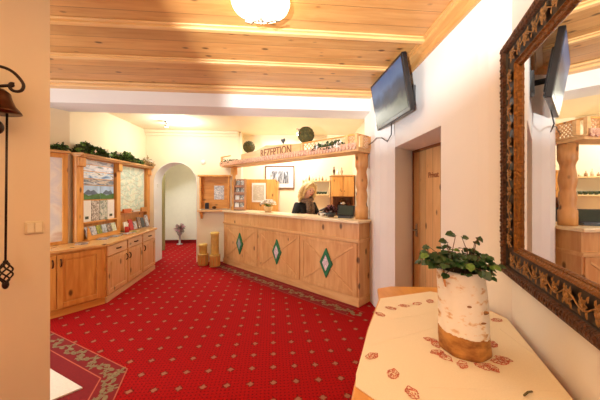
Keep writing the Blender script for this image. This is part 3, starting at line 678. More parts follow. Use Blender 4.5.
t = thing('wall_cabinet', 'pine wall cabinet with double doors behind the turned column', 'cabinet', FR(.70, 6.2, 1.42, 0))
b_ = MB(); b_.box(0, .49, 0, .39, 0, .45); obj('body', b_, OX, t)
b_ = MB(); b_.box(-.02, .5, -.03, .39, .45, .475); obj('cornice', b_, WXp, t)
for i in (0, 1):
    b_ = MB(); b_.box(.01+.24*i, .235+.24*i, -.018, 0, .01, .44); d_ = obj('door', b_, OZ, t, bevel=.006)
    b_ = MB(); b_.ball((.21+.06*i, -.026, .12), .01); obj('knob', b_, BRONZE, d_)
b_ = MB(); b_.box(0, .02, 0, .39, -.41, 0); b_.box(.47, .49, 0, .39, -.41, 0); b_.box(.02, .47, .37, .39, -.41, 0); obj('side_panel', b_, wood('brown_niche', srgb(176, 112, 60), srgb(150, 90, 44), 'z', knots=False), t)
t = thing('coffee_machine', 'dark coffee machine with silver top under the wall cabinet', 'coffee machine', FR(.86, 6.3, 1.0, 0))
b_ = MB(); b_.box(0, .2, 0, .2, 0, .24); obj('body', b_, BLACK, t, bevel=.01)
b_ = MB(); b_.lathe([(.1, 0), (.1, .04), (.06, .1), (.02, .12)], (.1, .1, .24)); obj('hopper', b_, CHROME, t)
for i, (x, h_) in enumerate(((.76, .17), (.84, .12), (.93, .15))):
    b_ = MB(); b_.lathe([(.02, 0), (.012, .02), (.03, h_*.5), (.026, h_*.7), (.012, h_*.8), (.016, h_)], n=12); b_.ball((0, 0, h_+.012), .014)
    o = obj('figurine', b_, [BRONZE, WHITE, plain('tan_glaze', srgb(180, 150, 110), .4)][i], M=FR(x, 6.32, 1.896)); tag(o, ['tall dark figurine on top of the wall cabinet', 'small white figurine on top of the wall cabinet', 'tan figurine on top of the wall cabinet'][i], 'figurine')

# ------------------------------------------------------------------ receptionist
def skin(vs, es, rad, m, name, parent, root=0, sub=2):
    me = bpy.data.meshes.new('k'); me.from_pydata(vs, es, []); o = bpy.data.objects.new('k', me); COL.objects.link(o)
    sk = o.modifiers.new('s', 'SKIN'); ly = me.skin_vertices[0] if len(me.skin_vertices) else None
    if ly is None:
        bpy.context.view_layer.objects.active = o; bpy.context.view_layer.update(); ly = me.skin_vertices[0]
    for i, r_ in enumerate(rad): ly.data[i].radius = r_ if isinstance(r_, tuple) else (r_, r_); ly.data[i].use_root = (i == root)
    sb = o.modifiers.new('b', 'SUBSURF'); sb.levels = sub; sb.render_levels = sub
    bpy.context.view_layer.update(); m2 = bpy.data.meshes.new_from_object(o.evaluated_get(bpy.context.evaluated_depsgraph_get()))
    b_ = MB(); b_.sm = True; b_.add([v.co.copy() for v in m2.vertices], [list(p.vertices) for p in m2.polygons])
    bpy.data.objects.remove(o); bpy.data.meshes.remove(me); bpy.data.meshes.remove(m2); return b_
PM = FR(.10, 5.22, -.05, 30)
pt = thing('person', 'blonde woman in black jacket and patterned scarf behind the counter', 'person', PM)
# local: facing -y
vs = [(0,0,.92),(0,.0,1.1),(0,0,1.3),(0,-.02,1.43),(0,-.045,1.53),(0,-.075,1.62),(0,-.08,1.70),
      (-.1,0,.88),(-.11,-.01,.48),(-.11,.02,.09),(-.11,-.12,.035),(.1,0,.88),(.11,-.01,.48),(.11,.02,.09),(.11,-.12,.035),
      (-.15,0,1.29),(-.24,-.02,1.10),(-.16,-.26,1.16),(-.14,-.33,1.17),(.15,0,1.29),(.24,-.03,1.10),(.13,-.25,1.17),(.10,-.32,1.18)]
es = [(0,1),(1,2),(2,3),(3,4),(4,5),(5,6),(0,7),(7,8),(8,9),(9,10),(0,11),(11,12),(12,13),(13,14),(2,15),(15,16),(16,17),(17,18),(2,19),(19,20),(20,21),(21,22)]
rd = [(.15,.11),(.13,.1),(.16,.11),.05,(.062,.075),(.085,.1),(.075,.09),.1,.065,.045,.04,.1,.065,.045,.04,.06,.045,.033,.03,.06,.045,.033,.03]
# fingers
for hx, hy, hz, s in ((-.14, -.33, 1.17, 1), (.10, -.32, 1.18, -1)):
    h0 = 18 if hx < 0 else 22
    for k_ in range(4):
        L_ = (.06, .072, .068, .052)[k_]; dx = (-.028+.019*k_)*s
        i0 = len(vs); vs += [(hx+dx, hy-.05, hz), (hx+dx*1.15, hy-.05-L_*.5, hz-.004), (hx+dx*1.2, hy-.05-L_, hz-.02)]; es += [(h0, i0), (i0, i0+1), (i0+1, i0+2)]; rd += [.011, .009, .007]
    i0 = len(vs); vs += [(hx-.04*s, hy-.015, hz), (hx-.05*s, hy-.05, hz-.01)]; es += [(h0, i0), (i0, i0+1)]; rd += [.011, .009]
body = obj('body', skin(vs, es, rd, SKIN, 'body', pt), SKIN, pt)
jv = [(0,0,.86),(0,0,1.1),(0,0,1.3),(0,-.005,1.42),(-.17,0,1.32),(-.26,-.02,1.10),(-.17,-.23,1.15),(.17,0,1.32),(.25,-.03,1.10),(.14,-.22,1.16)]
je = [(0,1),(1,2),(2,3),(2,4),(4,5),(5,6),(2,7),(7,8),(8,9)]
obj('jacket', skin(jv, je, [(.19,.15),(.17,.135),(.20,.15),(.13,.105),.09,.065,.048,.085,.065,.048], JACKET, 'j', pt), JACKET, pt)
lv_ = [(0,0,.9),(-.1,0,.86),(-.11,-.01,.48),(-.11,.02,.1),(.1,0,.86),(.11,-.01,.48),(.11,.02,.1)]
obj('trousers', skin(lv_, [(0,1),(1,2),(2,3),(0,4),(4,5),(5,6)], [(.16,.13),.11,.08,.065,.11,.08,.065], JACKET, 't', pt), plain('dark_trousers', srgb(36, 36, 44), .8), pt)
b_ = MB()
for s in (-.11, .11): b_.ball((s, -.05, .035), .1, .48, 1.25, .36)
obj('shoe', b_, BLACK, pt)
# scarf: loop and hanging ends
b_ = MB(); b_.ring([(.105*math.cos(a), -.03+.095*math.sin(a), 1.43+.02*math.sin(a+1)) for a in [2*PI*i/18 for i in range(18)]], .038)
b_.tube([(.03, -.12, 1.42), (.05, -.155, 1.3), (.055, -.165, 1.15)], [.04, .045, .04]); b_.tube([(-.03, -.12, 1.42), (-.03, -.16, 1.3), (-.035, -.17, 1.18)], [.038, .042, .036])
obj('scarf', b_, SCARF, pt)
# head turned a little down: face and hair
HMt = Matrix.Translation((0, -.03, 1.5)) @ Matrix.Rotation(R(14), 4, 'X') @ Matrix.Rotation(R(10), 4, 'Y') @ Matrix.Translation((0, .03, -1.5))
b_ = MB(); b_.M = HMt; b_.ball((0, -.075, 1.615), .1, .84, 1.0, 1.2, 20, 14); b_.ball((0, -.178, 1.60), .015, .8, 1, 1.6); b_.ball((-.084, -.07, 1.61), .02, .4, .8, 1.4); b_.ball((.084, -.07, 1.61), .02, .4, .8, 1.4); hd = obj('head', b_, SKIN, pt)
EYE = plain('eye_dark', srgb(60, 44, 38), .3)
for s in (-1, 1): b_ = MB(); b_.M = HMt; b_.ball((s*.034, -.162, 1.63), .012, 1.2, .6, .7); obj('eye', b_, EYE, hd)
b_ = MB(); b_.M = HMt; b_.ball((0, -.168, 1.56), .02, 1.3, .5, .4); obj('mouth', b_, plain('lips', srgb(190, 84, 80), .5), hd)
b_ = MB(); b_.M = HMt; b_.ball((0, -.04, 1.655), .122, 1.02, 1.0, .98, 22, 14)
for i in range(190):
    a = random.uniform(-.12, PI+.12); r0 = random.uniform(.09, .12); wv = random.uniform(0, 6)
    x_ = r0*math.cos(a); y_ = -.045+r0*math.sin(a)*.9; z0 = random.uniform(1.66, 1.75); L_ = random.uniform(.22, .33)
    b_.tube([(x_*.8, y_-.01, z0), (x_*1.2, y_, z0-.08), (x_*1.35+.012*math.sin(wv), y_-.01, z0-.15), (x_*1.3+.015*math.sin(wv+2), y_-.015, z0-.22), (x_*1.1+.02*math.sin(wv+4), y_-.03, z0-L_)], [.010, .016, .018, .014, .005], 6)
for s in (-1, 1):
    b_.tube([(0, -.11, 1.77), (s*.065, -.15, 1.72), (s*.1, -.11, 1.64), (s*.112, -.10, 1.55), (s*.1, -.11, 1.46)], [.016, .024, .024, .022, .010], 8)
obj('hair', b_, HAIR, pt)

# ------------------------------------------------------------------ left cabinets
C0 = Vector((-2.65, 3.86)); C1 = Vector((-2.88, 5.6)); sd = (C1-C0); SL = sd.length; sang = math.degrees(math.atan2(sd.y, sd.x))
SM = FR(C0.x, C0.y, 0, sang)
E0 = Vector((-3.25, 2.94)); ed = C0-E0; EL = ed.length; eang = math.degrees(math.atan2(ed.y, ed.x)); EM = FR(E0.x, E0.y, 0, eang)
backp = lambda y: (-3.13-.04651*(y-3.93), y)
def backat(s):      # back corner opposite the front point at s, in SM local
    p = C0+sd*s/SL; y = p.y+.05 if s else 3.95; return Vector(backp(y))
def pull(mbx, x, z, vert=True, w_=.09):
    y = -.024
    if vert: mbx.tube([(x, y+.004, z-w_/2), (x, y-.02, z-w_/2+.012), (x, y-.026, z), (x, y-.02, z+w_/2-.012), (x, y+.004, z+w_/2)], .0085, 8)
    else: mbx.tube([(x-w_/2, y+.004, z), (x-w_/2+.012, y-.02, z), (x, y-.026, z), (x+w_/2-.012, y-.02, z), (x+w_/2, y+.004, z)], .0085, 8)
def paneldoor(par, x0, x1, z0, z1, hx, mz, mx):
    b_ = MB(); b_.box(x0, x0+.06, -.024, 0, z0, z1); b_.box(x1-.06, x1, -.024, 0, z0, z1); b_.box(x0+.06, x1-.06, -.024, 0, z0, z0+.06); b_.box(x0+.06, x1-.06, -.024, 0, z1-.06, z1)
    d_ = obj('door', b_, mz, par, bevel=.004)
    b_ = MB(); b_.box(x0+.06, x1-.06, -.012, 0, z0+.06, z1-.06); b_.box(x0+.085, x1-.085, -.019, -.012, z0+.085, z1-.085); obj('door_panel', b_, mz, d_, bevel=.005)
    b_ = MB(); pull(b_, hx, z1-.1); obj('handle', b_, BRONZE, d_)
cuts = [0, SL*.335, SL*.655, SL]
labs = ['cabinet unit with one drawer and panelled door next to the corner post', 'middle alder cabinet unit with drawer in the brochure counter', 'alder cabinet unit with drawer nearest the archway']
PALEZ = wood('alder_sheen_upright', srgb(234, 192, 140), srgb(216, 166, 108), 'z', rough=.28)  # daylight sheen of these doors put into a paler alder
PALEX = wood('alder_sheen_horizontal', srgb(236, 204, 160), srgb(222, 182, 134), 'x', rough=.28)  # sheen of the drawer fronts painted in as paler wood; plinths share it
for i in range(3):
    x0, x1 = cuts[i]+.002, cuts[i+1]-.002
    t = thing('base_cabinet', labs[i], 'cabinet', SM, 'base cabinets of the brochure counter')
    pl = [Vector((x0, 0)), Vector((x1, 0))]
    a1 = SM.inverted() @ Vector((*backat(cuts[i+1]-.002), 0)); a0 = SM.inverted() @ Vector((*backat(cuts[i] if i else 0), 0))
    if i: a0 = SM.inverted() @ Vector((*backat(cuts[i]+.002), 0))
    poly = [(x0, 0), (x1, 0), (a1.x, a1.y), (a0.x, a0.y)]
    b_ = MB(); b_.prism(poly, .08, .775); obj('body', b_, OZ, t)
    b_ = MB(); b_.prism([(x0, .005), (x1, .005), (a1.x, a1.y), (a0.x, a0.y)], 0, .08); b_.box(x0, x1, -.012, .005, 0, .075); obj('plinth', b_, PALEX, t)
    b_ = MB(); b_.box(x0+.02, x1-.02, -.022, 0, .63, .765); dr = obj('drawer', b_, PALEX, t, bevel=.006)
    b_ = MB(); pull(b_, (x0+x1)/2, .70, False, .11); obj('handle', b_, BRONZE, dr)
    paneldoor(t, x0+.02, x1-.02, .1, .615, (x1-.05) if i == 0 else (x0+.05), PALEZ, PALEX)
t = thing('base_cabinet', 'alder corner cabinet with two tall panelled doors near the hall wall', 'cabinet', EM, 'base cabinets of the brochure counter')
q0 = EM.inverted() @ Vector((-3.70, 3.03, 0)); q1 = EM.inverted() @ Vector((-3.155, 3.92, 0))
b_ = MB(); b_.prism([(0, 0), (EL-.003, 0), (q1.x-.005, q1.y), (q0.x, q0.y)], .08, .775); obj('body', b_, OZ, t)
b_ = MB(); b_.prism([(0, -.01), (EL-.012, -.01), (q1.x-.005, q1.y), (q0.x, q0.y)], 0, .08); obj('plinth', b_, OX, t)
paneldoor(t, EL-.53, EL-.055, .1, .75, EL-.495, OZ, OX); paneldoor(t, .02, EL-.54, .1, .75, EL-.575, OZ, OX)
# worktop over all units
def wpt(M, x, y): v = M @ Vector((x, y, 0)); return (v.x, v.y)
b_ = MB(); b_.prism([wpt(EM, 0, -.045), wpt(EM, EL+.018, -.045), wpt(SM, SL+.02, -.045), (backp(5.72)), (backp(3.94)), (-3.70, 3.01)], .777, .812)
o = obj('countertop', b_, wood('honey_worktop', srgb(236, 190, 124), srgb(216, 160, 92), 'y', rough=.22), M=Matrix.Translation((-2.9, 4.2, 0)), world=True, bevel=.005); tag(o, 'angled honey wood worktop over the brochure cabinets', 'countertop')

# display boards; frame: x along wall from A, front is -y
A = Vector((-3.165, 3.95)); B = Vector((-3.27, 6.05)); ad = B-A; AL = ad.length; aang = math.degrees(math.atan2(ad.y, ad.x)); AM = FR(A.x+.0, A.y, .813, aang)
ds = thing('display_board', 'tall wooden display board with posters, map and brochure ledge', 'display board', AM)
b_ = MB(); b_.box(.02, AL, -.005, .012, 0, 1.24); obj('back_panel', b_, OZ, ds)
for x0, x1 in ((-.02, .12), (.92, 1.03), (1.97, AL)):
    b_ = MB(); b_.box(x0, x1, -.06, -.005, 0, 1.22); obj('post', b_, OZ, ds, bevel=.005)
    b_ = MB(); b_.vprism([(0, 0), (1, 0), (1, 1), (0, 1)], 0, 0) if 0 else b_.box(x0-.0, x1+.0, -.10, -.06, 1.06, 1.2); obj('corbel', b_, OZ, ds, bevel=.015)
b_ = MB(); b_.box(-.05, AL+.02, -.15, .012, 1.22, 1.25); b_.box(-.03, AL, -.12, .0, 1.20, 1.22); obj('top_shelf', b_, WXp, ds, bevel=.005)
b_ = MB(); b_.box(.12, .92, -.07, -.005, .235, .26); b_.box(1.03, 1.97, -.07, -.005, .30, .33); obj('ledge', b_, OX, ds, bevel=.004)
b_ = MB(); b_.vprism([(.12, 0), (.92, 0), (.92, .10), (.86, .06), (.2, .06), (.15, .16), (.12, .2)], -.12, -.105); b_.box(.12, .92, -.105, -.06, 0, .02); obj('tray', b_, OX, ds, bevel=.003)
# framed map strips etc
SKYP = lambda n, sc: patches(n, [srgb(60, 90, 60), srgb(90, 110, 110), srgb(160, 190, 215), srgb(235, 240, 245)], sc)
pos = [(1.12, 1.19, [srgb(190, 205, 230), srgb(235, 240, 250), srgb(120, 150, 195)]), (1.02, 1.11, [srgb(110, 130, 90), srgb(190, 205, 225), srgb(245, 246, 250), srgb(120, 140, 160)]),
       (.91, 1.01, [srgb(80, 120, 170), srgb(170, 200, 230), srgb(240, 240, 240), srgb(110, 120, 110)]), (.81, .90, [srgb(110, 84, 60), srgb(210, 196, 180), srgb(90, 110, 130), srgb(230, 232, 236)])]
k_ = 0
for z0, z1, cs in pos:
    b_ = MB(); b_.box(.135, .905, -.012, -.006, z0, z1); o = obj('panorama_poster', b_, patches('panorama_%d' % k_, cs, (5, 12, 22)), M=AM)
    tag(o, ['pale blue winter panorama strip, topmost on the display board', 'snowy ridge panorama strip, second from top on the display board', 'blue lake panorama strip, third from top on the display board', 'brown village photo strip in the middle of the display board'][k_], 'poster', 'panorama strips on the display board'); k_ += 1
for i, (x0, x1) in enumerate(((.135, .55), (.56, .905))):
    b_ = MB(); b_.box(x0, x1, -.012, -.006, .59, .80); b_.cur = 1
    b_.vprism([(x0+.02, .66), (x0+.08, .70), (x0+.14, .74), (x0+.2, .715), (x0+.27, .735), (x1-.02, .66)], -.0135, -.012)
    b_.cur = 2; b_.vprism([(x0, .59), (x1, .59), (x1, .68), (x0+.15, .65), (x0, .69)], -.0145, -.0135)
    o = obj('mountain_poster', b_, [plain('poster_sky', srgb(176, 204, 236), .5, noise=.2, nscale=8), plain('poster_peak', srgb(92, 108, 130), .5, noise=.35), plain('poster_meadow', srgb(76, 118, 62), .5, noise=.35)], M=AM)
    tag(o, ['left mountain view poster above the row of four sheets', 'right mountain view poster above the row of four sheets'][i], 'poster', 'mountain posters')
for i in range(4):
    x0 = .145+.192*i; b_ = MB(); b_.box(x0, x0+.18, -.026, -.016, .262, .57 if i % 3 else .575); o = obj('information_sheet', b_, [PAPER, patches('town_leaflet', [srgb(170, 160, 150), srgb(226, 222, 216), srgb(110, 96, 84), srgb(236, 230, 220)], (26, 26, 26)), patches('hiker_leaflet', [srgb(90, 130, 70), srgb(220, 220, 210), srgb(150, 160, 160), srgb(110, 140, 90)], (20, 20, 20)), PAPER][i], M=AM)
    tag(o, ['white information sheet, leftmost of the row of four', 'brown-grey photo leaflet, second of the row of four', 'green and grey leaflet, third of the row of four', 'white information sheet at the right of the row of four'][i], 'sheet', 'sheets on the display ledge')
    if i % 3 == 0:
        b_ = MB(); b_.box(x0+.05, x0+.12, -.029, -.026, .30, .34); obj('printed_picture', b_, plain('print_dark_green', srgb(60, 76, 56), .5), o)
b_ = MB(); b_.box(1.05, 1.95, -.014, -.006, .36, 1.18); o = obj('trail_map', b_, patches('map_print', [srgb(206, 222, 190), srgb(236, 238, 216), srgb(190, 214, 196), srgb(240, 236, 214)], (7, 7, 7), .25), M=AM); tag(o, 'large pale green trail map on the display board', 'map')
b_ = MB()
for j in range(7):
    b_.tube([(1.1+.12*i, -.0145, .45+.1*j+.04*math.sin(i*1.3+j)) for i in range(7)], .0025, 4)
obj('trail_line', b_, plain('map_line', srgb(180, 150, 110), .5), o)
for i in range(3):
    b_ = MB(); b_.box(1.06+.31*i, 1.31+.31*i, -.1, -.072, .331, .40 if i != 1 else .36); b_.box(1.06+.31*i, 1.31+.31*i, -.072, -.03, .331, .345)
    o = obj('leaflet_holder', b_, [plain('orange_box', srgb(206, 110, 50), .5), plain('white_box', srgb(226, 220, 206), .5), plain('ochre_box', srgb(206, 140, 64), .5)][i], M=AM); tag(o, ['orange leaflet holder on the ledge under the trail map', 'white leaflet holder in the middle under the trail map', 'ochre leaflet holder at the right under the trail map'][i], 'leaflet holder')
# leaning brochures in the tray
pals = [[srgb(90, 70, 90), srgb(200, 200, 210), srgb(60, 60, 70)], [srgb(120, 130, 150), srgb(220, 220, 225), srgb(80, 80, 90)], [srgb(200, 190, 60), srgb(110, 130, 60), srgb(240, 220, 120)], [srgb(90, 110, 130), srgb(200, 210, 220), srgb(60, 50, 60)], [srgb(210, 200, 190), srgb(110, 90, 80), srgb(160, 150, 140)], [srgb(190, 200, 120), srgb(230, 230, 210), srgb(90, 120, 70)]]
nm = ['purple-grey', 'silver', 'yellow-green', 'slate blue', 'beige', 'lime']
for i in range(6):
    b_ = MB(); b_.M = Matrix.Translation((.20+.125*i, -.085, .022)) @ Matrix.Rotation(R(-14), 4, 'X'); b_.box(-.056, .056, -.005, .007, 0, .17)
    o = obj('brochure', b_, patches('tray_%d' % i, pals[i], (18, 18, 18), .3), M=AM); tag(o, nm[i]+' brochure leaning in the tray under the four sheets', 'brochure', 'brochures in the display tray')
# items on worktop right part
for i in range(6):
    b_ = MB(); b_.M = Matrix.Translation((1.12+.15*i, -.115-.01*(i % 2), .001)) @ Matrix.Rotation(R(-12), 4, 'X'); h_ = (.17, .2, .15, .22, .2, .24)[i]; b_.box(-.06, .06, -.008, .008, 0.003, h_)
    o = obj('booklet', b_, [PAPER, REDM, patches('bk2', pals[0], (18,)*3), patches('bk3', pals[4], (18,)*3), DGREY, patches('bk5', pals[1], (18,)*3)][i], M=AM)
    tag(o, ['white booklet leaning below the trail map, nearest the camera', 'bright red booklet leaning below the trail map', 'purple-grey booklet leaning right of the red booklet', 'tall beige booklet leaning below the trail map', 'dark grey booklet leaning below the trail map', 'tall silver booklet leaning nearest the archway'][i], 'booklet', 'booklets leaning below the trail map')
for i, (px, py, a_, m_) in enumerate(((.55, -.25, 8, 3), (.85, -.28, -12, 1), (-.12, -.2, 30, 4), (.3, -.22, 20, 0), (1.1, -.25, 10, 2))):
    b_ = MB(); b_.box(-.1, .1, -.07, .07, .0005, .008); o = obj('flat_leaflet', b_, patches('fl%d' % i, pals[m_]+[srgb(240, 240, 235)], (14,)*3, .3), M=AM @ FR(px, py, 0, a_))
    tag(o, nm[m_]+' leaflet lying flat on the angled worktop', 'leaflet', 'leaflets lying on the worktop')
t = thing('pen_cup', 'small red pen cup with pens on the worktop below the display board', 'pen cup', AM @ FR(.99, -.19))
b_ = MB(); b_.lathe([(.035, 0.001), (.035, .1), (.03, .1), (.03, .01)], n=16); obj('cup', b_, REDM, t)
b_ = MB()
for i in range(4): b_.tube([(0, 0, .02), (.025*math.cos(i*1.6), .025*math.sin(i*1.6), .16)], .004, 6)
obj('pen', b_, WHITE, t)
# left board on the angled wall
F0 = Vector((-3.66, 3.08)); F1 = Vector((-3.195, 3.90)); fdv = F1-F0; FL = fdv.length; fang = math.degrees(math.atan2(fdv.y, fdv.x)); FM = FR(F0.x, F0.y, .813, fang)
t = thing('map_board', 'white map board in a wooden frame on the angled wall', 'map board', FM)
b_ = MB(); b_.box(.04, FL-.05, -.03, -.005, .04, 1.16); obj('map_sheet', b_, patches('white_map', [srgb(240, 238, 236), srgb(226, 226, 232), srgb(244, 240, 234), srgb(220, 200, 190)], (4,)*3, .3), t)
b_ = MB(); b_.box(0, .05, -.05, -.005, 0, 1.22); b_.box(FL-.08, FL-.02, -.05, -.005, 0, 1.22); b_.box(.05, FL-.08, -.05, -.005, 1.16, 1.22); b_.box(.05, FL-.08, -.05, -.005, 0, .04); obj('frame', b_, OZ, t, bevel=.004)
b_ = MB(); b_.box(-.02, FL-.02, -.14, -.005, 1.222, 1.25); obj('top_shelf', b_, WXp, t, bevel=.004)
GM = AM @ Matrix.Translation((0, -.06, 1.251))
garland('garland', 'long dark green leafy garland along the top of the display board', GM, -.02, 1.66, .125, 2600, [GARL, LEAF2, LEAF], white=.012)
garland('garland', 'dark green garland with white blooms on top of the white map board', FM @ Matrix.Translation((0, -.06, 1.251)), .02, FL-.03, .105, 700, [GARL, LEAF2], white=.03)
garland('dried_flowers', 'bunch of beige dried flowers at the archway end of the display board', GM, 1.7, AL, .14, 160, [plain('dried_beige', srgb(176, 142, 96), .8, noise=.4), MOSS], cat='dried flowers', white=.05)

# plant stand in corridor
t = thing('flower_stand', 'slim glass stand with pink flowers at the end of the corridor', 'flower stand', FR(-3.52, 8.28, 0))
b_ = MB(); b_.lathe([(.09, 0), (.09, .015), (.03, .03), (.025, .25), (.07, .3), (.08, .36)], n=16); obj('vase', b_, plain('grey_glass', srgb(170, 165, 160), .2), t)
b_ = MB()
for i in range(200):
    v = Vector((random.gauss(0, 1), random.gauss(0, 1), random.gauss(0, 1))).normalized(); b_.cur = random.choice((0, 1)); b_.leaf(Vector((0, 0, .46))+v*.09*random.random(), v, .09, .05)
obj('blossom', b_, [PINK, plain('mauve_leaf', srgb(160, 150, 130), .7)], t)

# ------------------------------------------------------------------ door mat
b_ = MB(); b_.prism([(-1.665, 2.165), (-2.55, 2.62), (-2.95, 1.8), (-2.0, 1.25+.55), (-1.86, 1.95)], .0035, .014); o = obj('door_mat', b_, MATW, M=Matrix.Translation((-2.2, 2.1, 0)), world=True); tag(o, 'pale door mat on the carpet beside the entrance', 'door mat')

# ------------------------------------------------------------------ television
def cpix(x, y, Y): return Vector(((x-300)/283*Y, Y, CAMZ+(193-y)/283*Y))
T1 = Vector((.915, 3.5, 0)); T2 = Vector((.985, 2.62, 0)); td = T2-T1; TW = td.length; tang = math.degrees(math.atan2(td.y, td.x))
TVM = Matrix.Translation(((T1.x+T2.x)/2, (T1.y+T2.y)/2, 2.26)) @ Matrix.Rotation(R(tang), 4, 'Z') @ Matrix.Rotation(R(9), 4, 'X')
# local x far->near, y into wall, z up; origin at bottom centre
TVM2 = TVM @ Matrix.Translation((0, .04, 0))
tv = thing('television', 'flat black television on a tilted wall bracket above the door', 'television', TVM2)
b_ = MB(); b_.box(-TW/2, TW/2, 0, .05, 0, .55); b_.box(-.3, .3, .05, .08, .08, .45); obj('housing', b_, BLACK, tv, bevel=.008)
mtv, nt, bb = mat('tv_picture'); tc = N(nt, 'ShaderNodeTexCoord'); sp = N(nt, 'ShaderNodeSeparateXYZ'); nt.links.new(tc.outputs['Object'], sp.inputs[0])
nz = N(nt, 'ShaderNodeTexNoise'); nz.inputs['Scale'].default_value = 5; nt.links.new(tc.outputs['Object'], nz.inputs['Vector'])
ma = N(nt, 'ShaderNodeMath', operation='MULTIPLY_ADD'); nt.links.new(nz.outputs[0], ma.inputs[0]); ma.inputs[1].default_value = .22; nt.links.new(sp.outputs[2], ma.inputs[2])
cc = ramp(nt, ma.outputs[0], [(.14, srgb(120, 126, 96)), (.26, srgb(150, 156, 130)), (.32, srgb(58, 72, 84)), (.42, srgb(74, 104, 140)), (.5, srgb(120, 160, 210)), (.66, srgb(80, 130, 196))])
nt.links.new(cc, bb.inputs['Emission Color']); bb.inputs['Emission Strength'].default_value = .5; bb.inputs['Base Color'].default_value = (.02, .02, .02, 1); bb.inputs['Roughness'].default_value = .35; bb.inputs['Specular IOR Level'].default_value = .3
b_ = MB(); b_.box(-TW/2+.03, TW/2-.03, -.003, 0, .045, .52); obj('screen', b_, mtv, tv)
b_ = MB(); b_.M = TVM2.inverted() 
wl = Vector((1.166, 2.92, 2.49)); 
tvi = TVM2.inverted()
b_ = MB(); b_.box(-.08, .08, .08, .10, .1, .4); b_.bar((0, .1, .26), tuple(tvi @ wl), .05, .05); 
b_.M = tvi @ Matrix.Translation(wl) @ Matrix.Rotation(R(-90), 4, 'Z'); b_.box(-.07, .07, -.03, .0, -.1, .1)
obj('wall_bracket', b_, DGREY, tv)
b_ = MB(); p_ = [tuple(TVM2 @ Vector((-.1, .05, .03))), (1.0, 3.1, 2.14), (1.02, 3.3, 2.10), (1.0, 3.45, 2.17), (.975, 3.6, 2.2), (.955, 3.72, 2.17), (.93, 3.85, 2.15)]
b_.tube(p_, .006, 6); o = obj('cable', b_, BLACK, M=Matrix.Translation(p_[0]), world=True); tag(o, 'thin black cable hanging from the television to the beam', 'cable')

# ------------------------------------------------------------------ ceiling lamp
t = thing('ceiling_lamp', 'bright frosted bowl ceiling lamp on the wooden ceiling', 'ceiling lamp', FR(-.27, 1.95, H-.0))
b_ = MB(); b_.lathe([(.17, -.035), (.2, -.045), (.19, -.07), (.14, -.1), (.07, -.12), (.01, -.125)], n=32); obj('glass_bowl', b_, OPAL, t)
b_ = MB(); b_.lathe([(.1, 0), (.1, -.03), (.17, -.034)]); obj('ceiling_plate', b_, CHROME, t)
b_ = MB(); b_.ball((0, 0, -.165), .022)
for a in (.4, 2.5, 4.6):
    d = Vector((math.cos(a), math.sin(a), 0)); n = Vector((-d.y, d.x, 0)); c = Vector((0, 0, -.165))
    b_.tube([c, c+d*.05+n*.015+Vector((0, 0, .01)), c+d*.1-n*.01+Vector((0, 0, .022)), c+d*.14+n*.012+Vector((0, 0, .04)), c+d*.12+n*.035+Vector((0, 0, .045))], [.009, .008, .007, .006, .005], 6)
obj('finial', b_, CHROME, t)
t = thing('ceiling_spotlight', 'small ceiling spotlight in the back hall above the archway', 'spotlight', FR(-2.5, 5.3, H))
b_ = MB(); b_.lathe([(.05, 0), (.05, -.02), (.02, -.025), (.015, -.05), (.035, -.06), (.04, -.11)], n=16); obj('housing', b_, CHROME, t)
b_ = MB(); b_.lathe([(.03, -.111), (.03, -.114)], n=16); obj('bulb', b_, BULB, t)
t = thing('ceiling_spotlight', 'small ceiling spotlight hanging above the reception beam', 'spotlight', FR(-.03, 5.95, H))
b_ = MB(); b_.lathe([(.05, 0), (.05, -.02), (.012, -.025), (.012, -.08), (.035, -.09), (.045, -.13)], n=16); obj('housing', b_, CHROME, t)
b_ = MB(); b_.lathe([(.03, -.131), (.03, -.134)], n=16); obj('bulb', b_, BULB, t)

# ------------------------------------------------------------------ bell and switch on stub wall
BEM = FR(-1.70, 1.585, 0, -45+90)     # local x: along wall? built below in wall frame
# wall frame: x along the wall left->right as seen (towards (+1,+1)), y into the wall (-1,+1)
W0 = Vector((-1.80, 1.684)); BW = FR(W0.x, W0.y, 0, 45)
t = thing('wall_bell', 'wrought iron bell with scrolled bracket and pull rod on the left wall', 'bell', BW)
yb = -.13
def arcp(cx_, cz_, r_, a0, a1, n_, y): return [(cx_+r_*math.cos(R(a0+(a1-a0)*i/n_)), y, cz_+r_*math.sin(R(a0+(a1-a0)*i/n_))) for i in range(n_+1)]
b_ = MB()
# big scroll
def P(px, py, Yd=None):
    # point on the plane y=yb of the bell's frame seen at pixel px,py
    d = Vector(((px-300)/283, 1, (193-py)/283)); o_ = BW.inverted() @ Vector((0, 0, CAMZ)); dl_ = BW.inverted().to_3x3() @ d
    k_ = (yb-o_.y)/dl_.y; return o_+dl_*k_
scr = [(-30, 78), (-18, 69), (-6, 66), (4, 67.5), (13, 72), (20, 79), (23.5, 85), (22, 90), (17, 91.5), (12, 90), (9.5, 86.5), (11, 83.5), (14.5, 84)]
sp_ = [P(*q) for q in scr]
def smoothp(pts, n=5):
    out_ = []
    for i in range(len(pts)-1):
        p0, p1, p2, p3 = pts[max(i-1, 0)], pts[i], pts[i+1], pts[min(i+2, len(pts)-1)]
        for j in range(n):
            s = j/n; out_.append(.5*((2*p1)+(p2-p0)*s+(2*p0-5*p1+4*p2-p3)*s*s+(3*p1-p0-3*p2+p3)*s**3))
    return out_+[pts[-1]]
b_.tube(smoothp(sp_), .0085, 8); b_.tube([P(-30, 86), P(0, 86), P(11, 85.5)], .009, 8); b_.ball(P(11.5, 85), .014)
b_.tube([P(-30, 86)+Vector((0, 0, .0)), P(-30, 86)+Vector((0, -yb, 0))], .012, 8); b_.tube([P(-30, 78), P(-30, 78)+Vector((0, -yb, 0))], .012, 8)
obj('bracket', b_, IRON, t)
bc = P(-4, 112)
